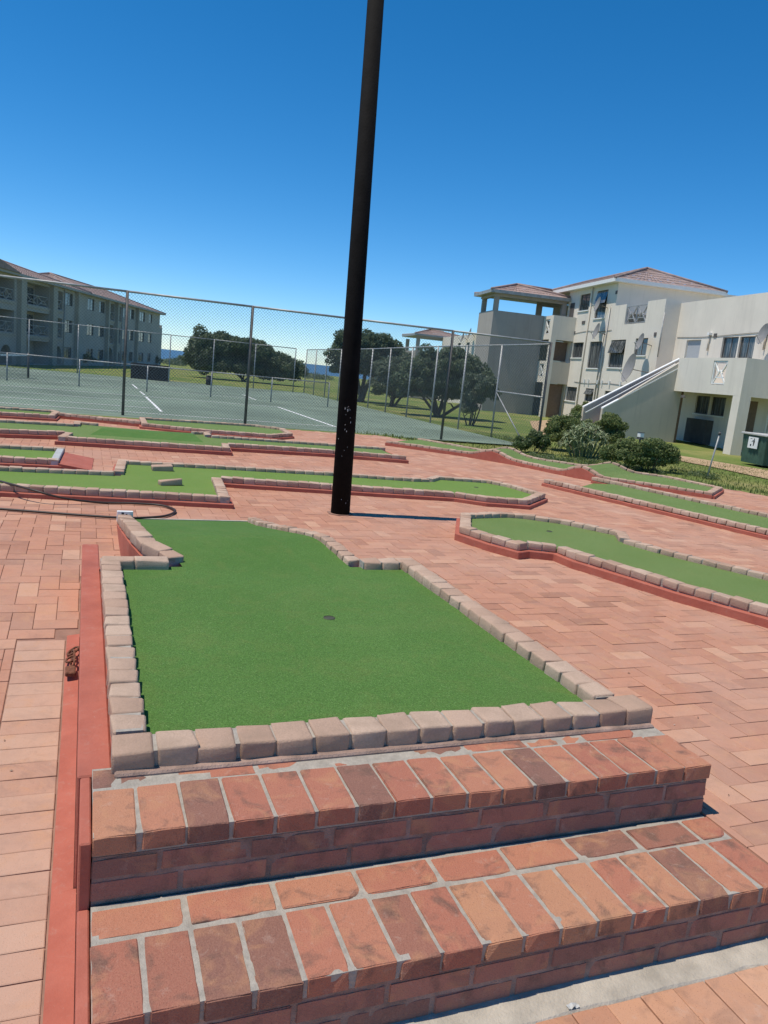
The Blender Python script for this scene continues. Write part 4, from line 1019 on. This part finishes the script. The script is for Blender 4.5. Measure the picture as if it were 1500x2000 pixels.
# taupe wing with roofed top terrace
GU = 51.3
wall(fA(GU), 16.15, V0, G - .5, 6.2, [], .22, M['wall_grey'], bR)
fV = lambda s, d, z: TR(s, 16.15 + d, z)
wall(fV, GU + .22, 54.4, G - .5, 6.2, [], .22, M['wall_grey'], bR)
d_ = MB(TR); d_.box(GU + .22, 54.4, 16.37, 21.3, 5.0, 5.2); d_.build('terrace_slab', M['wall_grey'], bR)
wall(fA(54.4), 16.15, 21.6, G - .5, 6.2, [], .22, M['wall_grey'], bR)
wall(fA(54.0), 20.2, 23.5, 5.2, 7.4, [(20.6, 21.5, 5.4, 7.1)], .2, M['wall_grey'], bR)
for (u_, v_) in ((51.33, 16.18), (54.1, 16.18), (51.33, 21.0)):
    d_ = MB(TR); d_.box(u_, u_ + .3, v_, v_ + .3, 6.2, 7.45); d_.build('column', M['wall_grey'], bR)
d_ = MB(TR); d_.box(51.3, 51.62, 16.1, 21.2, 7.12, 7.44); d_.box(51.62, 54.4, 16.1, 16.42, 7.12, 7.44); d_.build('beam', M['wall_grey'], bR)
tiled_roof(TR, [(50.9, 15.7, 7.46), (54.9, 15.7, 7.46), (54.9, 22.0, 7.46), (50.9, 22.0, 7.46)], [(52.6, 18.0, 8.15), (53.3, 20.8, 8.15)], M['tile_grey'], bR, fascia='galv')
# drainpipes and conduits
for (u_, z0_, z1_) in ((47.55, .2, 8.0), (49.75, G, 5.6), (44.75, .4, 6.6), (45.1, 1.0, 5.0), (38.3, 3.6, 5.9)):
    m_ = MB(TR); m_.tube([(u_, WV - .06, z0_), (u_, WV - .06, z1_)], .035, 8); m_.build('drainpipe', M['galv'] if u_ < 47 else M['wall_tan'], bR, smooth=True)
for (u_, z0_, z1_) in ((35.3, 4.0, 4.75), (31.05, 4.0, 4.75), (29.9, G, 3.6), (29.2, G, 3.0)):
    m_ = MB(TR); m_.tube([(u_, MV - .06, z0_), (u_, MV - .06, z1_)], .04, 8); m_.build('drainpipe', M['wall_tan'] if z1_ > 4 else M['trim'], bR, smooth=True)
    if z1_ > 4: m_ = MB(TR); m_.box(u_ - .09, u_ + .09, MV - .16, MV - .005, z1_, z1_ + .12); m_.build('hopper', M['trim'], bR)
for u_ in (46.9, 46.3, 45.0, 44.4, 43.4, 42.0):
    m_ = MB(TR); m_.box(u_ - .05, u_ + .05, WV - .09, WV - .004, 1.95, 2.2); m_.build('vent_stub', M['trim'], bR)
for u_, z_ in ((48.5, 5.72), (49.6, 5.1), (44.3, 7.3), (39.0, 4.7), (34.9, 4.62)):
    m_ = MB(TR); m_.box(u_ - .35 if u_ == 48.5 else u_ - .12, u_ + .12, (MV if u_ < 38 else WV) - .03, (MV if u_ < 38 else WV) - .004, z_, z_ + .2); m_.build('vent_grille', M['galv_dark'], bR)
m_ = MB(TR); m_.box(32.75, 33.1, GV - .6 + .6 - .03, GV - .004, 1.6, 1.72); m_.build('vent_grille', M['galv_dark'], bR)
# cables strung along the wall
for z_, ua, ub, vv in ((5.2, 51, 44.2, WV), (4.72, 38.3, 24, MV), (2.0, 48.5, 38.6, WV)):
    m_ = MB(TR); m_.tube([(ua + (ub - ua) * i / 8, vv - .02, z_ - .05 * math.sin(math.pi * i / 8 * 3)) for i in range(9)], .012, 5); m_.build('cable', M['galv_dark'], bR)

def dish(label, loc, r, face, arm_to):
    loc = np.array(loc); f = _n(face); t = tag(empty('satellite_dish', tuple(loc)), label, 'satellite dish', 'satellite dishes on the flats')
    a = _n(np.cross(f, [0, 0, 1])); b = np.cross(a, f); m_ = MB(); R_, S_ = 4, 20
    V = [tuple(loc)]
    for i in range(1, R_ + 1):
        for k in range(S_):
            q = r * i / R_; th = 2 * math.pi * k / S_; V.append(tuple(loc + a * q * math.cos(th) + b * q * 1.1 * math.sin(th) + f * (0.28 * q * q / r)))
    Fc = [(0, 1 + k, 1 + (k + 1) % S_) for k in range(S_)]
    for i in range(R_ - 1):
        for k in range(S_): Fc.append((1 + i * S_ + k, 1 + (i + 1) * S_ + k, 1 + (i + 1) * S_ + (k + 1) % S_, 1 + i * S_ + (k + 1) % S_))
    m_._add(V, Fc); m_.build('reflector', M['dish'], t, smooth=True, fix=False)
    m_ = MB(); m_.tube([tuple(loc - f * .01), tuple(loc - f * .12), tuple(arm_to)], .022, 6); m_.build('bracket', M['galv_dark'], t)
    m_ = MB(); tip = loc + f * r * .95 - b * r * .35; m_.tube([tuple(loc - b * r), tuple(tip)], .012, 6); m_.build('feed_arm', M['galv'], t)
    m_ = MB(); m_.tube([tuple(tip), tuple(tip - f * .12)], .035, 8); m_.build('receiver', M['lid'], t)
fd = np.array([*(-B2 * .9 + A2 * .12), .22])
for lab, u_, z_, r_, off in (('satellite dish beside the upper floor open window', 45.4, 6.7, .42, .5), ('satellite dish on the wall between first and second floor windows', 45.0, 5.07, .46, .5),
                        ('satellite dish by the small first floor window near the stair', 39.4, 4.35, .42, .5), ('large satellite dish on a bracket above the stair wall', 38.5, 2.85, .72, 1.3)):
    dish(lab, TR(u_, WV - off, z_), r_, fd, TR(u_ - .2, WV, z_ - .15))
dish('satellite dish on the parapet wall right of the gallery windows', TR(30.55, MV - .45, 4.6), .42, fd, TR(30.5, MV, 4.45))

# ---------- further block between trees and the taupe wing
bF = tag(empty('apartment_block', TR(82, 18, G)), 'distant pale block with faded tiled terrace roof behind the trees', 'building', 'blocks of flats')
fF = lambda s, d, z: TR(s, 20.0 + d, z)
FW = [(69.5, 70.5, 1.2, 2.4), (72.5, 73.5, 1.2, 2.4), (69.5, 70.5, 3.9, 4.8), (72.5, 73.5, 3.9, 4.8)]
wall(fF, 64.5, 79.8, -1, 5.5, FW, .25, M['wall'], bF)
for h in FW: window(fF, *h, bF, mull=1)
wall(fA(64.5), 20.25, 27, -1, 5.5, [], .25, M['wall'], bF)
wall(fA(80), 17.3, 24, -1, 3.9, [], .25, M['wall_grey'], bF)
fF2 = lambda s, d, z: TR(s, 17.3 + d, z)
wall(fF2, 80.25, 86, -1, 3.9, [], .25, M['wall_grey'], bF)
for (u_, v_) in ((80.1, 17.35), (85.5, 17.35), (80.1, 21.5)):
    d_ = MB(TR); d_.box(u_, u_ + .35, v_, v_ + .35, 3.9, 5.2); d_.build('column', M['wall_grey'], bF)
d_ = MB(TR); d_.box(79.95, 80.5, 17.25, 24, 5.2, 5.55); d_.build('beam', M['wall_grey'], bF)
tiled_roof(TR, [(79.6, 17.0, 5.57), (86.5, 17.0, 5.57), (86.5, 23.5, 5.57), (79.6, 23.5, 5.57)], [(82.3, 19.2, 6.25), (84, 21, 6.25)], M['tile_grey'], bF, fascia='galv', pitch_rib=.45)
for k, (u_, z_) in enumerate(((68.2, 5.5), (70.4, 5.2))):
    dish(('satellite dish topmost on the distant pale block', 'satellite dish under the parapet of the distant pale block')[k], TR(u_, 19.6, z_), .45, fd, TR(u_, 20.0, z_ - .2))

# ---------- left-hand block (u along the facade, v across it)
azL = math.radians(19.4); AL = np.array([math.sin(azL), math.cos(azL)]); BLv = np.array([math.cos(azL), -math.sin(azL)])
TL = lambda u, v, z: (*(AL * u + BLv * v), z)
LV = -28.3; fL = lambda s, d, z: TL(s, LV - d, z)
bL = tag(empty('apartment_block', TL(85, LV, -1)), 'long shaded beige block of flats with balconies and red tiled roof beyond the court', 'building', 'blocks of flats')
ZB = -1.6
LW = []
for (a, b) in ((74.5, 76.4), (80.4, 82.3), (83.8, 85.6), (92.0, 93.6), (94.6, 96.2), (98.4, 100.8), (102.7, 104.2)):
    for z0_, z1_ in ((4.5, 5.65), (2.0, 3.15), (-.45, .65)): LW.append((a, b, z0_, z1_))
BAY = []
for (a, b) in ((66.3, 70.9), (86.5, 88.8)):
    for z0_, z1_ in ((3.92, 5.7), (1.42, 3.4), (-1.0, .98)): BAY.append((a, b, z0_, z1_))
for (a, b) in ((72.3, 73.9), (89.6, 91.2)):
    for z0_, z1_ in ((3.95, 5.6), (1.45, 3.2), (-1.0, .7)): BAY.append((a, b, z0_, z1_))
for (a, b) in ((58.6, 60.8), (61.4, 64.0)):
    for z0_, z1_ in ((3.95, 5.6), (1.45, 3.2)): BAY.append((a, b, z0_, z1_))
BAY += [(61.6, 63.7, -1.0, .5), (58.8, 60.6, -1.0, .5)]
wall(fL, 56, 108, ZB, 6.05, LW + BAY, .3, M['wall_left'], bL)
for h in LW: window(fL, *h, bL, mull=1, sill=False)
for a, b, z0_, z1_ in BAY:
    m_ = MB(fL); m_.quad((a, 1.3, z0_), (b, 1.3, z0_), (b, 1.3, z1_), (a, 1.3, z1_)); m_.quad((a, .3, z0_), (b, .3, z0_), (b, 1.3, z0_), (a, 1.3, z0_)); m_.quad((a, .3, z1_), (b, .3, z1_), (b, 1.3, z1_), (a, 1.3, z1_))
    m_.quad((a, .3, z0_), (a, 1.3, z0_), (a, 1.3, z1_), (a, .3, z1_)); m_.quad((b, .3, z0_), (b, 1.3, z0_), (b, 1.3, z1_), (b, .3, z1_)); m_.build('balcony_recess', M['wall_left'], bL, fix=False)
    if z0_ > -.9:
        ornament(fL, a, b, z0_, z0_ + .85, bL, 2 if b - a > 2 else 1, 'wall_left', .08)
        m_ = MB(fL); m_.box(a + .5, b - .5, 1.2, 1.28, z0_ + .02, z1_ - .25); m_.build('door', M['glass'], bL)
        m_ = MB(fL); m_.box(a - .05, b + .05, -.08, -.004, z0_ - .24, z0_ - .02); m_.build('balcony_edge', M['pillar_left'], bL)
    else:                                               # arched head over the ground-floor opening
        m_ = MB(fL); n_ = 10; w_ = b - a
        if w_ < 3:
            arc = [(a + w_ / 2 - w_ / 2 * math.cos(math.pi * i / n_), z1_ - w_ / 2 + w_ / 2 * math.sin(math.pi * i / n_)) for i in range(n_ + 1)]
            for i in range(n_):
                (xa, za), (xb, zb_) = arc[i], arc[i + 1]
                m_._add([(xa, .02, za), (xb, .02, zb_), (xb, .02, z1_ + .001), (xa, .02, z1_ + .001), (xa, .28, za), (xb, .28, zb_), (xb, .28, z1_ + .001), (xa, .28, z1_ + .001)], [(0, 1, 2, 3), (7, 6, 5, 4), (0, 4, 5, 1)])
            m_.build('arch_head', M['wall_left'], bL, fix=False)
for u_, w_ in ((64.5, 1.0), (70.95, 1.0), (89.0, .5), (85.9, .5), (77.0, .4), (96.9, .4)):
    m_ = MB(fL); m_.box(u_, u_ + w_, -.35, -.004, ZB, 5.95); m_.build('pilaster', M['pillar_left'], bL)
for u_ in (74.2, 77.6, 91.4):
    m_ = MB(fL); m_.tube([(u_, -.08, ZB), (u_, -.08, 5.9)], .05, 6); m_.build('drainpipe', M['wall_left'], bL, smooth=True)
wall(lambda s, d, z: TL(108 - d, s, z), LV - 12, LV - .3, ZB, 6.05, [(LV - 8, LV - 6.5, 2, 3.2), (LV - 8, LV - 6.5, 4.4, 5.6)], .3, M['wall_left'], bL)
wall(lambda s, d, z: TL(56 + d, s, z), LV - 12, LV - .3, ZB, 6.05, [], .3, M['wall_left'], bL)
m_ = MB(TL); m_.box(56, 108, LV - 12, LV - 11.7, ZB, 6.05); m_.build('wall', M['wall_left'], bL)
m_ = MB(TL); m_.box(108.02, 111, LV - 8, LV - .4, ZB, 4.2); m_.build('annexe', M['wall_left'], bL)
for u_ in (108.1, 109.4, 110.6):
    m_ = MB(TL); m_.box(u_, u_ + .3, LV - .72, LV - .42, 4.2, 4.6); m_.build('parapet_post', M['wall_left'], bL)
for u0_, u1_, zr in ((55.3, 79.5, 7.35), (79.6, 108.7, 7.5)):
    tiled_roof(TL, [(u0_, LV + .6, 6.06), (u1_, LV + .6, 6.06), (u1_, LV - 12.6, 6.06), (u0_, LV - 12.6, 6.06)], [(u0_ + 6.2, LV - 6, zr + .55), (u1_ - 6.2, LV - 6, zr + .55)], M['tile'], bL, pitch_rib=.5, fascia='wall_left')
gb = MB(TL); gb._add([(54.0, LV + .75, 6.1), (63.6, LV + .75, 6.1), (58.5, LV + .75, 6.95), (58.5, LV - 5, 7.0), (54.0, LV - 5, 6.1), (63.6, LV - 5, 6.1)], [(0, 1, 2), (1, 5, 3, 2), (0, 2, 3, 4)]); gb.build('roof_gable', M['tile_grey'], bL)

# ================================================================== VEGETATION
def leaf_cloud(clumps, n, size, flat=0.0):
    """clumps: (centre, radius xyz); small two-triangle leaves spread through each clump's volume"""
    w_ = np.array([c[1][0] * c[1][1] * c[1][2] for c in clumps]) ** 0.67; w_ /= w_.sum()
    idx = RNG.choice(len(clumps), n, p=w_)
    C = np.array([c[0] for c in clumps])[idx]; R_ = np.array([c[1] for c in clumps])[idx]
    d = RNG.normal(size=(n, 3)); d /= np.linalg.norm(d, axis=1)[:, None]
    rad = RNG.uniform(0.25, 1.0, n) ** 0.45
    P = C + d * R_ * rad[:, None]
    nrm = d + RNG.normal(size=(n, 3)) * 0.8 + np.array([0, 0, flat]); nrm /= np.linalg.norm(nrm, axis=1)[:, None]
    t = np.cross(nrm, RNG.normal(size=(n, 3))); t /= np.linalg.norm(t, axis=1)[:, None]; b = np.cross(nrm, t)
    s = size * RNG.uniform(0.6, 1.35, n)[:, None]
    V = np.stack([P - t * s, P + b * s * 0.45, P + t * s, P - b * s * 0.45], 1).reshape(-1, 3)
    cr = RNG.uniform(-.25, .25, len(clumps))[idx]
    r = np.clip(RNG.uniform(0.1, .9, n) + cr, 0, 1)
    return V, r
def build_leaves(name, V, r, mat, parent):
    n = len(r); me = bpy.data.meshes.new(name)
    me.vertices.add(len(V)); me.vertices.foreach_set('co', V.astype(np.float32).ravel())
    me.loops.add(4 * n); me.loops.foreach_set('vertex_index', np.arange(4 * n, dtype=np.int32))
    me.polygons.add(n); me.polygons.foreach_set('loop_start', np.arange(0, 4 * n, 4, dtype=np.int32))
    me.update(calc_edges=True)
    a = me.attributes.new('rnd', 'FLOAT', 'FACE'); a.data.foreach_set('value', r.astype(np.float32))
    me.materials.append(mat); o = bpy.data.objects.new(name, me); COL.objects.link(o); adopt(o, parent); return o
def crown_clumps(blobs, per=14, frac=0.42):
    out = []
    for c, R_ in blobs:
        c = np.array(c); R_ = np.array(R_, float)
        out.append((c, R_ * 0.62))
        for k in range(per):
            d = RNG.normal(size=3); d /= np.linalg.norm(d); d[2] = abs(d[2]) * .9 - .25 if RNG.random() < .8 else d[2]
            f = RNG.uniform(.22, frac); out.append((c + d * R_ * RNG.uniform(.58, .92), R_ * f))
    return out
def tree(label, base, blobs, n, size, mat='leaf', stems=3, h=2.0, per=14, cat='tree', name='tree', group='trees beyond the court', rad=.16):
    b = np.array(base); t = tag(empty(name, tuple(b)), label, cat, group)
    V, r = leaf_cloud(crown_clumps([(b + np.array(c), R_) for c, R_ in blobs], per), n, size); build_leaves('crown', V, r, M[mat], t)
    tk = MB()
    for k in range(stems):
        a = 2 * math.pi * (k + .3 * random.random()) / max(1, stems); tgt = b + np.array(blobs[k % len(blobs)][0]) + np.array([math.cos(a), math.sin(a), 0]) * .3
        p0_ = b + np.array([math.cos(a), math.sin(a), 0]) * (.12 if stems > 1 else 0) - np.array([0, 0, .15])
        mid = p0_ * .55 + tgt * .45 + np.array([random.uniform(-.25, .25), random.uniform(-.25, .25), 0]) * (h / 2.5)
        P = catmull([p0_, mid, tgt], 5); tk.tube([tuple(p) for p in P], [rad * (1 - .7 * i / (len(P) - 1)) for i in range(len(P))], 7)
        for q in range(3):
            s_ = P[4 + q * 2]; e_ = s_ + np.array([random.uniform(-1, 1), random.uniform(-1, 1), random.uniform(.4, 1)]) * h * .3; tk.tube([tuple(s_), tuple((s_ + e_) / 2 + np.array([0, 0, .1])), tuple(e_)], [rad * .45, rad * .3, rad * .12], 5)
    tk.build('trunk', M['bark'], t, smooth=True); return t
def at(px, py, z): return onz(px, py, z)
# wide dark clump beyond the back fence
b = at(475, 741, -0.85)
tree('broad wind-sheared dark evergreen clump with stepped round top beyond the back fence', b, [((-4.1, 0, 2.5), (1.9, 2, 2.3)), ((-2.4, .3, 3.0), (2.2, 2, 2.2)), ((-.9, 0, 3.0), (2.3, 2.2, 2.1)), ((.9, 0, 2.7), (2.3, 2.2, 2.1)), ((2.6, 0, 2.2), (2.1, 2, 1.9)), ((4.4, -.3, 1.6), (1.9, 1.8, 1.5)), ((-4.9, -.3, 1.6), (1.4, 1.4, 1.4)), ((1, -.6, 1.1), (3.8, 1.7, 1.2)), ((-2.5, -.6, 1.2), (3.0, 1.7, 1.3)), ((3.5, -.5, .8), (2.4, 1.4, .9))], 80000, .14, 'leaf', 5, 3, 26, rad=.1)
b = at(355, 712, -1.0); tree('small rounded bush at the foot of the dark evergreen clump', b, [((0, 0, .9), (1.8, 1.3, 1.0)), ((2.2, 0, .7), (1.5, 1.2, .8))], 4000, .12, 'leaf', 2, 1.2, 12, 'bush', 'bush')
b = at(705, 783, G)
tree('round-headed dark tree standing behind the black pole', b, [((-.9, 0, 3.25), (1.2, 1.2, .95)), ((.4, .2, 3.5), (1.4, 1.3, .95)), ((1.5, 0, 3.1), (1.2, 1.1, .9)), ((.1, 0, 2.6), (1.7, 1.4, .8)), ((-1.5, 0, 2.5), (.9, .9, .8)), ((1.9, 0, 2.2), (.9, .9, .8)), ((.6, .3, 1.9), (1.9, 1.2, .7)), ((-1.2, .2, 1.8), (.9, .9, .6))], 42000, .09, 'leaf', 3, 2.2, 24, rad=.17)
b = at(765, 792, G)
tree('grey-green bushy tree between the pole and the taupe wing', b, [((-.5, 0, 1.8), (1.2, 1.1, 1.0)), ((.7, 0, 2.1), (1.2, 1.1, 1.05)), ((.2, 0, 1.2), (1.7, 1.0, .75)), ((1.5, .3, 1.6), (.9, .9, .9)), ((.3, .2, .8), (1.3, .9, .5))], 28000, .08, 'leaf_grey', 4, 1.6, 20, rad=.09)
b = at(855, 812, G)
tree('wide low-branching tree with many thin stems in front of the taupe wing', b, [((-1.1, 0, 2.2), (1.2, 1.2, 1.05)), ((.3, 0, 2.6), (1.4, 1.2, 1.0)), ((1.6, .2, 2.2), (1.2, 1.1, 1.0)), ((.4, 0, 1.6), (1.8, 1.1, .8)), ((2.2, 0, 1.5), (.9, .9, .9)), ((-1.8, 0, 1.6), (.9, .9, .8)), ((.2, .2, 1.1), (1.7, .9, .5))], 46000, .08, 'leaf', 6, 2.0, 24, rad=.10)
b = at(918, 829, G)
tree('spindly small tree with pale leaves beside the court corner', b, [((0, 0, 1.2), (.62, .6, .6)), ((.15, 0, 1.8), (.75, .7, .65)), ((-.2, 0, .7), (.45, .4, .4))], 6500, .062, 'leaf_grey', 5, 1.1, 14, rad=.04)
b = at(270, 712, -1.0); tree('light green bush in front of the long beige block', b, [((0, 0, 1.4), (2.2, 1.6, 1.3)), ((-1.8, 0, .9), (1.4, 1.2, .9)), ((1.9, 0, .8), (1.3, 1.1, .8))], 4500, .13, 'leaf_grey', 3, 1.6, 12, 'bush', 'bush', 'bushes by the long block')
b = at(155, 712, -1.0); tree('small bush beside the pilaster of the long beige block', b, [((0, 0, .6), (1.5, 1.0, .7)), ((-1.3, 0, 1.0), (.8, .7, .9))], 2200, .12, 'leaf_grey', 3, 1.2, 10, 'bush', 'bush', 'bushes by the long block')
# scrub line on the horizon
sc_ = []
for k in range(46):
    px = random.uniform(318, 640); p = at(px, 682 + .102 * (px - 325) + random.uniform(24, 30), -1.1); sc_.append((p + np.array([0, 0, random.uniform(.1, .5)]), np.array([random.uniform(1, 2.4), 1.4, random.uniform(.4, .9)])))
V, r = leaf_cloud(sc_, 9000, .17); kind(build_leaves('scrub', V, r, M['leaf_grey'], None), 'stuff')
# bushes along the wavy green
def bush(label, px, py, blobs, n, size, mat, per=16, cat='bush'):
    b = ray_terrain(px, py); return tree(label, b, blobs, n, size, mat, 3, .6, per, cat, 'bush', 'bushes beside the wavy green', .025)
bush('clipped round green bush below the stair wall', 1216, 895, [((0, .9, .98), (.55, .5, .46)), ((.02, .9, .62), (.50, .5, .5))], 12000, .040, 'leaf_bush')
bush('dark spreading bush with white groundcover at its foot', 1262, 921, [((-.42, 0, .55), (.55, .5, .42)), ((.38, .1, .58), (.52, .5, .42)), ((0, 0, .32), (.95, .5, .32)), ((-.9, .25, .40), (.42, .4, .36)), ((.78, .1, .42), (.3, .3, .32))], 20000, .038, 'leaf_bush')
bush('dark green bush behind the pale spiky plant', 1132, 888, [((0, 1.0, .85), (.62, .6, .5)), ((.6, .9, .72), (.5, .5, .45)), ((-.4, .9, .55), (.45, .5, .45)), ((.2, .9, .45), (.7, .6, .45))], 15000, .040, 'leaf_bush')
bush('small dark bush close to the window wall of the flats', 1131, 826, [((0, 0, .62), (.66, .6, .6)), ((.25, 0, .95), (.55, .5, .45))], 6000, .05, 'leaf_bush')
bush('low olive shrub at the corner post of the court', 1036, 884, [((.12, 0, .42), (.32, .3, .34)), ((-.38, 0, .26), (.36, .3, .24)), ((.36, 0, .32), (.26, .26, .3))], 6000, .036, 'leaf_light')
# pale spiky plant with arching strap leaves
b = ray_terrain(1152, 897)
al = tag(empty('spiky_plant', tuple(b)), 'pale spiky plant with arching strap leaves in front of the bushes', 'plant')
for k in range(34):
    a = 2 * math.pi * k / 34 * 5.3; q_ = math.sqrt((k + .5) / 34)
    hx, hy_, hz_ = b[0] + .80 * q_ * math.cos(a), b[1] + .35 + .45 * q_ * math.sin(a), b[2] + .90 - .68 * q_ ** 3 + random.uniform(-.07, .07)
    m_ = MB(); m_.tube([(hx * .55 + b[0] * .45, hy_ * .6 + (b[1] + .35) * .4, b[2] - .05), (hx, hy_, hz_)], .022, 5, r=.2)
    for q in range(24):
        a = 2 * math.pi * q / 24 + random.uniform(-.2, .2); L = random.uniform(.24, .40); el = random.uniform(.15, 1.3); pts = []
        for i in range(6):
            s_ = i / 5; pts.append(np.array([hx + math.cos(a) * L * s_ * math.cos(el), hy_ + math.sin(a) * L * s_ * math.cos(el), hz_ + L * s_ * math.sin(el) - .55 * L * s_ * s_]))
        w_ = np.array([-math.sin(a), math.cos(a), 0]); rr = random.random()
        for i in range(5):
            w0, w1 = .030 * (1 - i / 5.3), .030 * (1 - (i + 1) / 5.3)
            m_.quad(tuple(pts[i] - w_ * w0), tuple(pts[i] + w_ * w0), tuple(pts[i + 1] + w_ * w1), tuple(pts[i + 1] - w_ * w1), r=rr)
    m_.build('leaf_rosette', M['leaf_aloe'], al, fix=False)
# ground cover between the wavy green and the lawn
gc = []
for k in range(150):
    px = random.uniform(1035, 1400); yy = 893 + (px - 1035) * .115 + random.uniform(-6, 5); p = ray_terrain(px, yy); gc.append((p + np.array([0, 0, .05]), np.array([.14, .14, .07])))
V, r = leaf_cloud(gc, 9000, .022); kind(build_leaves('ground_cover', V, r, M['leaf_light'], None), 'stuff')
# grass blades on the near lawn
gb_ = []
nb = 0; Vg = []; rg = []
while nb < 26000:
    px = random.uniform(1000, 1560); py = random.uniform(845, 985)
    x, y = random.uniform(6, 24), random.uniform(6, 26)
    d = dist_out(x, y)
    if d < 0.03 or d > 14 or y < 6: continue
    z = terrain_z(x, y); a = random.uniform(0, 6.28); h_ = random.uniform(.03, .075); w_ = .012; l_ = random.uniform(-.04, .04)
    dx, dy = math.cos(a) * w_, math.sin(a) * w_
    Vg += [(x - dx, y - dy, z - .01), (x + dx, y + dy, z - .01), (x + dx * .3 + l_, y + dy * .3 + l_, z + h_), (x - dx * .3 + l_, y - dy * .3 + l_, z + h_)]; rg.append(random.random()); nb += 1
kind(build_leaves('grass', np.array(Vg), np.array(rg), M['grassblade'], None), 'stuff')

# ================================================================== SMALL THINGS BY THE FLATS
pt = MB(); Pp = [onz(x, y, G) for x, y in [(1300, 884), (1400, 900), (1520, 921), (1520, 938), (1400, 912), (1300, 893)]]
for i in range(2): pt.quad(*[(q[0], q[1], G - .024) for q in (Pp[i], Pp[i + 1], Pp[4 - i], Pp[5 - i])])
kind(pt.build('path', M['sand'], fix=False), 'structure')
pt = MB(); Pp = [onz(x, y, G) for x, y in [(1035, 822), (1088, 818), (1105, 832), (1085, 850), (1045, 846)]]
pt._add([(q[0], q[1], G - .022) for q in Pp], [tuple(range(5))]); kind(pt.build('bare_soil', M['sand'], fix=False), 'structure')
p = onz(1488, 911.5, G)
bn = tag(empty('waste_bin', tuple(p)), 'dark green fluted waste bin with grey lid and white pictogram plate', 'bin')
e = _n(np.array([*B2, 0])); f_ = np.array([*A2, 0]); W_ = 1.25; D_ = 1.3
TB = lambda s, d, z: tuple(p + e * s + f_ * d + np.array([0, 0, z]))
bm2 = MB(TB); n_ = 26
def flute(i, n, taper):
    u = i / n; w0 = .04 if i % 2 else 0.0; return u, w0
for side in range(4):
    Ls = W_ if side % 2 == 0 else D_
    for i in range(n_):
        u0, u1 = i / n_, (i + 1) / n_; o0, o1 = (.022 if (i // 2) % 2 else 0), (.022 if ((i + 1) // 2) % 2 else 0)
        def P(u, o, z):
            tp = .05 * (1 - z / 1.0)
            if side == 0: return (tp + u * (W_ - 2 * tp), tp + o, z)
            if side == 1: return (W_ - tp - o, tp + u * (D_ - 2 * tp), z)
            if side == 2: return (W_ - tp - u * (W_ - 2 * tp), D_ - tp - o, z)
            return (tp + o, D_ - tp - u * (D_ - 2 * tp), z)
        bm2.quad(P(u0, o0, .03), P(u1, o1, .03), P(u1, o1, 1.02), P(u0, o0, 1.02))
bm2.quad((.05, .05, .04), (W_ - .05, .05, .04), (W_ - .05, D_ - .05, .04), (.05, D_ - .05, .04)); bm2.build('body', M['bin'], bn, fix=False)
ld = MB(TB); ld.box(-.06, W_ + .06, -.06, D_ + .06, 1.02, 1.09); ld.build('lid', M['lid'], bn, bevel=.015)
TP = lambda s, d, z: TB(d, 1.06 - s, z)                 # plate on the side that faces the lawn
sg2 = MB(TP); sg2.box(.14, .66, -.034, -.012, .56, .95); plate = sg2.build('sign_plate', M['white'], bn)
pc = MB(TP); hx = .46; k_ = 1.5; Q = lambda x, z: (hx + (x) * k_, -.0375, z)
pc._add([Q(.022 * math.cos(t * .6283), .885 + .024 * math.sin(t * .6283)) for t in range(10)], [tuple(range(10))])
for P4 in ([(-.03, .85), (.03, .85), (.022, .75), (-.026, .75)], [(-.022, .75), (.020, .75), (.006, .65), (-.022, .65)], [(-.03, .845), (-.085, .80), (-.078, .782), (-.026, .815)], [(-.13, .70), (-.08, .70), (-.087, .63), (-.123, .63)], [(-.15, .90), (-.08, .90), (-.08, .885), (-.15, .885)]):
    pc.quad(*[Q(x, z) for x, z in P4])
kind(pc.build('pictogram', M['ink'], plate, fix=False), 'stuff')
# garden lamp in the bushes
b = ray_terrain(1243, 903); 
gl = tag(empty('garden_lamp', tuple(b)), 'short garden lamp with white square head among the bushes', 'lamp')
zt_ = onplane(1243, 849, (b[0], b[1], 0), np.array([0, 1.0, 0]))[2]
m_ = MB(); m_.tube([(b[0], b[1], b[2] - .1), (b[0], b[1], zt_ - .07)], .03, 8); m_.build('post', M['metal_dk'], gl, smooth=True)
m_ = MB(); m_.box(b[0] - .075, b[0] + .075, b[1] - .075, b[1] + .075, zt_ - .07, zt_ + .07); m_.build('lamp_head', M['trim'], gl, bevel=.012)
m_ = MB(); m_.box(b[0] - .085, b[0] + .085, b[1] - .085, b[1] + .085, zt_ + .07, zt_ + .085); m_.build('lamp_cap', M['metal_dk'], gl); m_ = MB(); m_.box(b[0] - .07, b[0] + .07, b[1] - .07, b[1] + .07, zt_ - .13, zt_ - .072); m_.build('lamp_collar', M['metal_dk'], gl)
# leaning stake on the lawn
b = ray_terrain(1379, 936); tp = onplane(1406, 846, (b[0], b[1], 0), np.array([0, 1.0, 0]))
stk = tag(empty('stake', tuple(b)), 'thin grey metal stake leaning on the lawn near the waste bin', 'stake')
m_ = MB(); m_.tube([tuple(b - np.array([0, 0, .1])), tuple(tp)], .020, 8); m_.build('rod', M['galv'], stk, smooth=True)
m_ = MB(); e = _n(tp - b); m_.tube([tuple(tp - e * .05), tuple(tp + e * .03)], .034, 8); m_.build('rod_cap', M['metal_dk'], stk, smooth=True)
